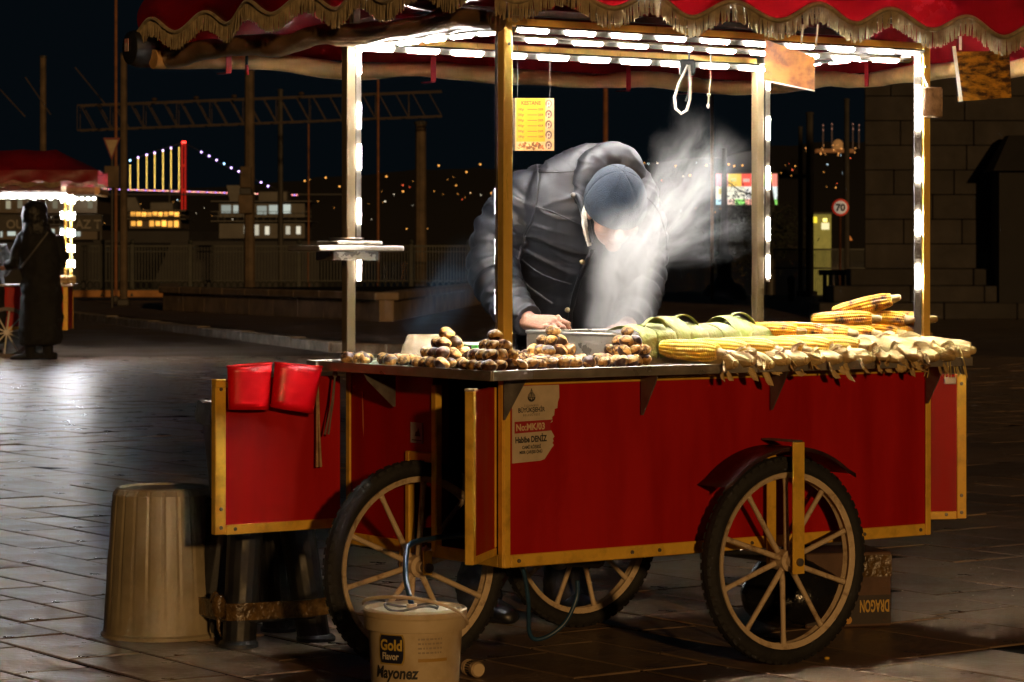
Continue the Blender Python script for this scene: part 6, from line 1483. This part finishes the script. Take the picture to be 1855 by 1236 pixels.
for (px, py, Y, m) in ((1055,475,8.885,m_postb),(1028,562,9.04,m_postb),(1038,354,8.875,m_dsteel)):
    q = MB(); q.lathe([(0,0.005),(0.006,0.0045),(0.0085,0.003),(0.009,0)], 16, 0, Matrix.Translation(V(px,py,Y)) @ Matrix.Rotation(R(90),4,'X')); q.build('snap_button', m, jk, smooth=50)
# --- beanie with crown seams and turned-up edge
q = MB(); rows_ = []
for jx in range(22):
    ph = math.pi/2*(1 - jx/21*1.16); row = []
    for k in range(73):
        an = 2*math.pi*(k % 72)/72; sm = 1 - 0.030*max(0, math.cos(an*6))**24*max(0, math.cos(ph))**0.1*(1 if jx < 15 else 0.2)
        r = (0.094, 0.113, 0.112); e = 1.0 + (0.035 if jx > 16 else 0.0) + 0.012*mnoise.noise(Vector((math.cos(an)*2.2, math.sin(an)*2.2, ph*2)))
        row.append(tuple(HM @ Vector((r[0]*math.cos(ph)*math.cos(an)*sm*e, -0.008+r[1]*math.cos(ph)*math.sin(an)*sm*e, 0.030+r[2]*math.sin(ph)*sm))))
    rows_.append(row)
q.grid(rows_); bn_ = q.build('beanie', m_beanie, vend, smooth=60, recalc=False)
bn_.modifiers.new('s','SOLIDIFY').thickness = 0.004
# --- trousers and shoes
t = MB()
for ft_, hip in ((f1, V(1030,690,9.38)), (f2, V(1100,690,9.38))):
    kn = ft_.lerp(hip, 0.5) + Vector((0.03,-0.06,0)); limb(t, [hip, kn, ft_+Vector((0,0,0.16)), ft_+Vector((0,0,0.055))], [0.115,0.085,0.075,0.078], 20, 40, 0.06, 0.05)
t.sphere(tuple(V(1065,690,9.38)), (0.19,0.14,0.12), 18, 12)
me = remesh(t, 0.01, 2, 'trousers'); wrinkle(me, 0.006, 20, 2.0); me.materials.append(m_trous); link('trousers', me, vend)
for ft_ in (f1, f2):
    q = MB(); dd = Vector((0.55,-0.83,0)); ss = Vector((0.83,0.55,0))
    secs = [(ft_ + dd*x + Vector((0,0,z_)), ss*w_, Vector((0,0,h_))) for x, z_, w_, h_ in ((-0.085,0.035,0.02,0.03),(-0.07,0.05,0.038,0.048),(-0.02,0.052,0.044,0.050),(0.06,0.042,0.048,0.040),(0.13,0.034,0.048,0.032),(0.175,0.026,0.035,0.024),(0.19,0.022,0.012,0.014))]
    q.loft(secs, 18); q.build('shoe', m_black, vend, smooth=60)
# --- customer in long black coat and another customer at the frame edge
m_coat = mat('black_coat', (0.0018,0.0018,0.002), 0.85, var=0.3, vscale=6, bump=0.3, bscale=12)
m_hood = mat('black_satin_hood', (0.003,0.003,0.0035), 0.6, var=0.3, vscale=10, bump=0.4, bscale=14)
def customer(px, Y, H, label, mirror=1, hooded=True):
    o_ = Vector((Wp(px,0,Y).x, Y, 0)); s_ = H/1.75; k = lambda x, y, z_: Vector((x*mirror, y, z_))*s_
    b_ = MB(); b_.sphere((-0.03*s_*mirror,0.02,1.60*s_),(0.078*s_,0.09*s_,0.115*s_),16,12); limb(b_, [k(0,0,1.5), k(0,0,1.2), k(0,0,0.9)], [0.06,0.12,0.12], 12, 10)
    limb(b_, [k(-0.15,0,1.36), k(-0.24,0.06,1.08), k(-0.38,0.16,1.02)], [0.05,0.045,0.03], 10, 12); b_.sphere(tuple(k(-0.42,0.18,1.01)),(0.05,0.03,0.03),10,8)
    for sx_ in (-0.08,0.09): limb(b_, [k(sx_,0,0.95), k(sx_,0,0.5), k(sx_,0,0.06)], [0.09,0.06,0.04], 12, 10)
    me = remesh(b_, 0.012, 2, 'person'); me.materials.append(m_skin); p_ = link('person', me, None, o_); tag(p_, label, 'person')
    c_ = MB(); kk = crv([(k(0.02,0,0.17),0.225,0.19),(k(0.02,0,0.32),0.245,0.20),(k(0.03,0,0.75),0.225,0.19),(k(0.02,0,1.0),0.215,0.175),(k(0.0,0,1.25),0.225,0.165),(k(-0.02,0,1.38),0.20,0.14),(k(-0.03,0,1.46),0.10,0.10)], 40)
    c_.loft([(c, Vector((rx*s_,0,0)), Vector((0,ry*s_,0))) for c, rx, ry in kk], 30)
    limb(c_, [k(-0.15,0,1.36), k(-0.25,0.05,1.10), k(-0.36,0.14,1.03)], [0.095*s_,0.085*s_,0.06*s_], 16, 20)
    limb(c_, [k(0.17,0.02,1.36), k(0.22,0.10,1.10), k(0.05,0.22,1.02)], [0.095*s_,0.085*s_,0.06*s_], 16, 20)
    me = remesh(c_, 0.014, 2, 'coat'); wrinkle(me, 0.02, 6, 4.0); me.materials.append(m_coat); ct = link('coat', me, p_)
    if hooded:
        h_ = MB(); kk = crv([(k(-0.02,0.02,1.38),0.17,0.15),(k(-0.03,0.01,1.47),0.13,0.125),(k(-0.04,0.0,1.58),0.128,0.135),(k(-0.04,0.0,1.67),0.118,0.125),(k(-0.03,0.01,1.735),0.075,0.08),(k(-0.03,0.01,1.752),0.02,0.02)], 26)
        h_.loft([(c, Vector((rx*s_*1.12,0,0)), Vector((0,ry*s_*1.15,0))) for c, rx, ry in kk], 24); me = remesh(h_, 0.011, 1, 'hood'); wrinkle(me, 0.012, 13, 2.0); me.materials.append(m_hood); link('hood', me, p_)
    q = MB(); limb(q, [k(0.13,-0.16,1.40), k(0.0,-0.195,1.22), k(-0.16,-0.18,1.02)], [0.012*s_]*3, 6, 16); q.build('bag_strap', mat('grey_strap', (0.03,0.028,0.026), 0.5), p_, smooth=60)
    for sx_ in (-0.09,0.10):
        q = MB(); q.loft([(k(sx_+x,0.0,0.0)+Vector((0,0,z_)), Vector((0,0.05,0)), Vector((0,0,h_))) for x, z_, h_ in ((0.10,0.05,0.04),(0.02,0.06,0.055),(-0.10,0.045,0.04),(-0.20,0.03,0.025),(-0.22,0.025,0.01))], 12); q.build('shoe', m_coat, p_, smooth=60)
        q = MB(); limb(q, [k(sx_,0,0.03), k(sx_,0,0.16), k(sx_,0,0.36)], [0.062*s_,0.060*s_,0.075*s_], 12, 8); q.build('boot_shaft', m_coat, p_, smooth=60)
    return p_
customer(70, 32.6, 1.89, 'person in long black hooded coat standing at the far cart')
customer(-26, 33.6, 1.75, 'person in dark coat cut off by the left frame edge', 1, False)
# ================================================================ SECOND CART IN THE LEFT DISTANCE
Y2 = 33.6
c2o = Vector((Wp(122,0,Y2).x, Y2, 0)); far = thing('street_food_cart', 'far red cart with a lit roof and fringed awning at left', 'food cart', c2o, R(4))
X0 = -1.75
for bx, nm in (((X0,0,0,0.02,0.34,0.86),'front_panel'),((X0,0,0.75,0.77,0.34,0.86),'back_panel'),((-0.02,0,0.021,0.749,0.34,0.86),'end_panel')): MB().box(*bx).build(nm, m_red, far)
for bx in ((-0.05,0.006,-0.006,0.03,0.33,0.87),(X0,-0.051,-0.006,0.0,0.33,0.375),(0.0,0.006,0.73,0.78,0.33,0.87)): MB().box(*bx, 0.003).build('trim_strip', m_gold, far)
MB().box(X0-0.1, 0.08, -0.08, 0.85, 0.865, 0.89, 0.003).build('table_top', m_steel, far)
for (x, y) in ((-0.04,0.0),(-0.04,0.73),(X0,0.0),(X0,0.73)):
    pst = MB().box(x, x+0.036, y, y+0.036, 0.89, 2.0, 0.002).build('post', m_goldp, far)
    for zz in (1.14,1.33,1.52,1.73,1.93):
        for dx in (-0.026, 0.056): MB().box(x+dx-0.010, x+dx+0.010, y-0.012, y-0.004, zz-0.040, zz+0.040).build('led_module', emis('far_diode', (0.97,0.98,1), 170.0), pst)
for y in (0.0, 0.73): 
    bm_ = MB().box(X0, 0, y, y+0.03, 1.99, 2.02).build('top_beam', m_dsteel, far)
    for i in range(15): MB().box(X0+0.03+i*0.117, X0+0.12+i*0.117, y-0.012, y+0.02, 1.955, 1.987).build('led_module', MATS['far_diode'], bm_)
rows_ = []
for jx in range(9):
    v_ = jx/8; rows_.append([( -2.3+2.70*i/20, -0.35+1.5*v_, 2.26+0.26*min(1,4*min(v_,1-v_))*min(1,5*min(i/20,1-i/20))+0.01*math.sin(i*1.9+jx)) for i in range(21)])
m_awnf = mat('far_red_cloth', (0.15,0.003,0.006), 0.35, var=0.3, vscale=2.5, bump=0.6, bscale=4, coat=0.2)
MB().grid(rows_).build('awning', m_awnf, far, smooth=50)
for y_, nm in ((-0.35,'f'),(1.15,'b')):
    cols = []; fr_ = MB(); bpts = []
    for i in range(120):
        x = -2.3+2.70*i/119; ze = 2.12+0.018*math.cos(x*2*math.pi/0.31); cols.append([(x, y_+0.015*math.sin(x*5+k), 2.27-(2.27-ze)*k/3) for k in range(4)])
    vv = MB().grid(cols).build('valance', m_awnf, far, smooth=60)
    x = -2.3
    while x < 0.40:
        ze = 2.12+0.018*math.cos(x*2*math.pi/0.31); fr_.tube([(x,y_-0.006,ze+0.012),(x,y_-0.006,ze-0.05)],[0.006,0.005],3,caps=False); x += 0.012
    stuff(fr_.build('fringe', m_fringe, vv, recalc=False))
MB().tube([(0.37,-0.3,2.02),(0.37,1.1,2.02)], 0.05, 12).build('curtain_roll', m_tan, far, smooth=60)
MB().tube([(0.02,-0.30,2.02),(0.20,-0.30,2.03),(0.36,-0.30,2.02)], [0.065,0.058,0.05], 12).build('curtain_roll', mat('clear_plastic_roll', (0.45,0.28,0.22), 0.12, var=0.4, vscale=6, bump=0.8, bscale=12, coat=0.6), far, smooth=60)
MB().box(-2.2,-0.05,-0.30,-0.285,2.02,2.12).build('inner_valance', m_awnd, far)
# wheel of the far cart
Mw = Matrix.Translation((-0.72,-0.09,0.3075)) @ Matrix.Rotation(R(90),4,'X')
q = MB(); q.lathe([(0.262,-0.02),(0.3075,-0.012),(0.3075,0.012),(0.262,0.02),(0.262,-0.02)], 40, 0, Mw); wq = q.build('wheel', mat('grey_tyre', (0.12,0.10,0.085), 0.7), far, smooth=40)
for k in range(10):
    an = 2*math.pi*k/10+0.2; MB().tube([Mw@Vector((0,0,0)), Mw@Vector((0.265*math.cos(an),0.265*math.sin(an),0))], 0.010, 6).build('spoke', m_wht, wq, smooth=50)
q = MB(); q.lathe([(0,-0.03),(0.03,-0.03),(0.03,0.03),(0,0.03)], 14, 0, Mw); q.build('hub', m_wht, wq, smooth=40)
q = MB(); rr = random.Random(2)
for k in range(8):
    q = MB(); q.sphere((0,0,0),(0.05,0.035,0.035),10,7); tag(q.build('corn_ear', m_husk, None, c2o + Vector((-0.06+0.045*(k%4), -0.02-0.01*k, 0.925+0.04*(k//4))), (0,0,rr.uniform(-1,1)), smooth=60), 'corn heaped on the right end of the far cart', 'corn ear', 'corn on the far cart')
# pier name boards behind the far cart
for px, py, txt, lab in ((152,414,'GAZ T','dark pier board with dull letters GAZ T right of the far cart'),(32,414,'OUS','dark pier board with dull letters OUS left behind the far cart')):
    p = Wp(px, py, 90); o = thing('pier_board', lab, 'board', (p.x, 90, 0)); w_ = 0.55 if px > 100 else 0.62
    MB().box(-w_, w_, 0, 0.05, p.z-0.1, p.z+0.42, 0.01).build('board', m_iron, o)
    link('lettering', text_mesh(txt, 0.40, mat('dull_letter', (0.20,0.19,0.17), 0.6), 0.01, 'CENTER', 0.95), o, (0,-0.006,p.z))
    for sx_ in (-1,1): MB().box(sx_*w_-0.03, sx_*w_+0.03, 0.05, 0.11, 0, p.z+0.4).build('leg', m_iron, o)
# dim figure beyond, near the short column
# ================================================================ STEAM
def steam_mat(name, dens, col, r0, r1, ln, streak, nscale, lo, hi, fade_in, fade_out, seed):
    m = bpy.data.materials.new(name); m.use_nodes = True; t = m.node_tree; N = t.nodes; Lk = t.links
    for n in list(N): N.remove(n)
    out = N.new('ShaderNodeOutputMaterial'); pv = N.new('ShaderNodeVolumePrincipled'); Lk.new(pv.outputs[0], out.inputs['Volume'])
    pv.inputs['Color'].default_value = (*col, 1); pv.inputs['Anisotropy'].default_value = 0.25
    tc = N.new('ShaderNodeTexCoord'); sp = N.new('ShaderNodeSeparateXYZ'); Lk.new(tc.outputs['Object'], sp.inputs[0])
    def mth(op, a, b=None, clamp=False):
        n = N.new('ShaderNodeMath'); n.operation = op; n.use_clamp = clamp
        for i, x in enumerate((a, b)):
            if x is None: continue
            if isinstance(x, (int, float)): n.inputs[i].default_value = x
            else: Lk.new(x, n.inputs[i])
        return n.outputs[0]
    # slow warp so that the outline wanders
    wz = N.new('ShaderNodeTexNoise'); wz.inputs['Scale'].default_value = 8.0; wz.inputs['Detail'].default_value = 2.5; Lk.new(tc.outputs['Object'], wz.inputs['Vector'])
    ws = N.new('ShaderNodeSeparateColor'); Lk.new(wz.outputs['Color'], ws.inputs[0])
    wx = mth('MULTIPLY', mth('SUBTRACT', ws.outputs[0], 0.5), 0.18); wy = mth('MULTIPLY', mth('SUBTRACT', ws.outputs[1], 0.5), 0.18)
    z_ = mth('DIVIDE', sp.outputs[2], ln)
    rad = mth('ADD', mth('MULTIPLY', z_, r1-r0), r0)
    xx = mth('ADD', sp.outputs[0], mth('MULTIPLY', wx, z_)); yy = mth('ADD', sp.outputs[1], mth('MULTIPLY', wy, z_))
    rr = mth('DIVIDE', mth('SQRT', mth('ADD', mth('MULTIPLY', xx, xx), mth('MULTIPLY', yy, yy))), rad)
    fall = mth('POWER', mth('SUBTRACT', 1.0, rr, True), 1.4)
    # streaks that fan out with the cone
    cx = N.new('ShaderNodeCombineXYZ'); Lk.new(mth('DIVIDE', xx, rad), cx.inputs[0]); Lk.new(mth('DIVIDE', yy, rad), cx.inputs[1]); Lk.new(mth('ADD', mth('MULTIPLY', z_, streak), seed), cx.inputs[2])
    nz = N.new('ShaderNodeTexNoise'); nz.inputs['Scale'].default_value = nscale; nz.inputs['Detail'].default_value = 5; nz.inputs['Roughness'].default_value = 0.6; Lk.new(cx.outputs[0], nz.inputs['Vector'])
    mr = N.new('ShaderNodeMapRange'); mr.inputs[1].default_value = lo; mr.inputs[2].default_value = hi; Lk.new(nz.outputs[0], mr.inputs[0])
    a1 = N.new('ShaderNodeMapRange'); a1.interpolation_type = 'SMOOTHSTEP'; a1.inputs[1].default_value = 0.0; a1.inputs[2].default_value = fade_in; Lk.new(z_, a1.inputs[0])
    a2 = N.new('ShaderNodeMapRange'); a2.interpolation_type = 'SMOOTHSTEP'; a2.inputs[1].default_value = fade_out; a2.inputs[2].default_value = 1.0; a2.inputs[3].default_value = 1.0; a2.inputs[4].default_value = 0.0; Lk.new(z_, a2.inputs[0])
    d = mth('MULTIPLY', mth('MULTIPLY', mth('MULTIPLY', fall, mr.outputs[0]), mth('MULTIPLY', a1.outputs[0], a2.outputs[0])), dens)
    Lk.new(d, pv.inputs['Density']); return m
def plume(name, label, p0, p1, r0, r1, m):
    d = p1 - p0; ln = d.length; q = MB(); q.lathe([(0,0),(r0*1.15,0),(r1*1.15,ln),(0,ln)], 24)
    o = q.build(name, m, None, p0, None); o.rotation_mode = 'QUATERNION'; o.rotation_quaternion = d.to_track_quat('Z','Y')
    o['kind'] = 'stuff'; o['label'] = label; o['category'] = 'steam'; return o, ln
pa, pb = Wp(1118,608,8.56), Wp(1146,365,8.58); l1 = (pb-pa).length
plume('steam', 'dense white column of steam rising from the steel box', pa, pb, 0.12, 0.13, steam_mat('steam_column', 26.0, (0.97,0.97,0.97), 0.12, 0.13, l1, 0.6, 2.4, 0.30, 0.70, 0.06, 0.50, 3.0))
pa, pb = Wp(1122,505,8.60), Wp(1322,225,8.62); l2 = (pb-pa).length
plume('steam', 'streaky fan of steam blown up to the right', pa, pb, 0.085, 0.20, steam_mat('steam_fan', 16.0, (0.97,0.97,0.97), 0.085, 0.20, l2, 0.40, 3.4, 0.40, 0.68, 0.05, 0.22, 9.0))
pa, pb = Wp(1120,470,8.60), Wp(1365,375,8.64); l3 = (pb-pa).length
plume('steam', 'thin lower wisps of steam drifting right', pa, pb, 0.06, 0.17, steam_mat('steam_wisps', 9.0, (0.95,0.96,0.98), 0.06, 0.17, l3, 0.5, 3.0, 0.46, 0.74, 0.15, 0.35, 21.0))
pa, pb = Wp(740,625,8.9), Wp(880,440,9.0); l4 = (pb-pa).length
plume('smoke', 'faint bluish smoke drifting left of the near post', pa, pb, 0.10, 0.12, steam_mat('blue_smoke', 3.2, (0.30,0.55,0.85), 0.10, 0.12, l4, 0.6, 1.8, 0.35, 0.70, 0.25, 0.5, 31.0))

bpy.data.scenes.remove(WS)
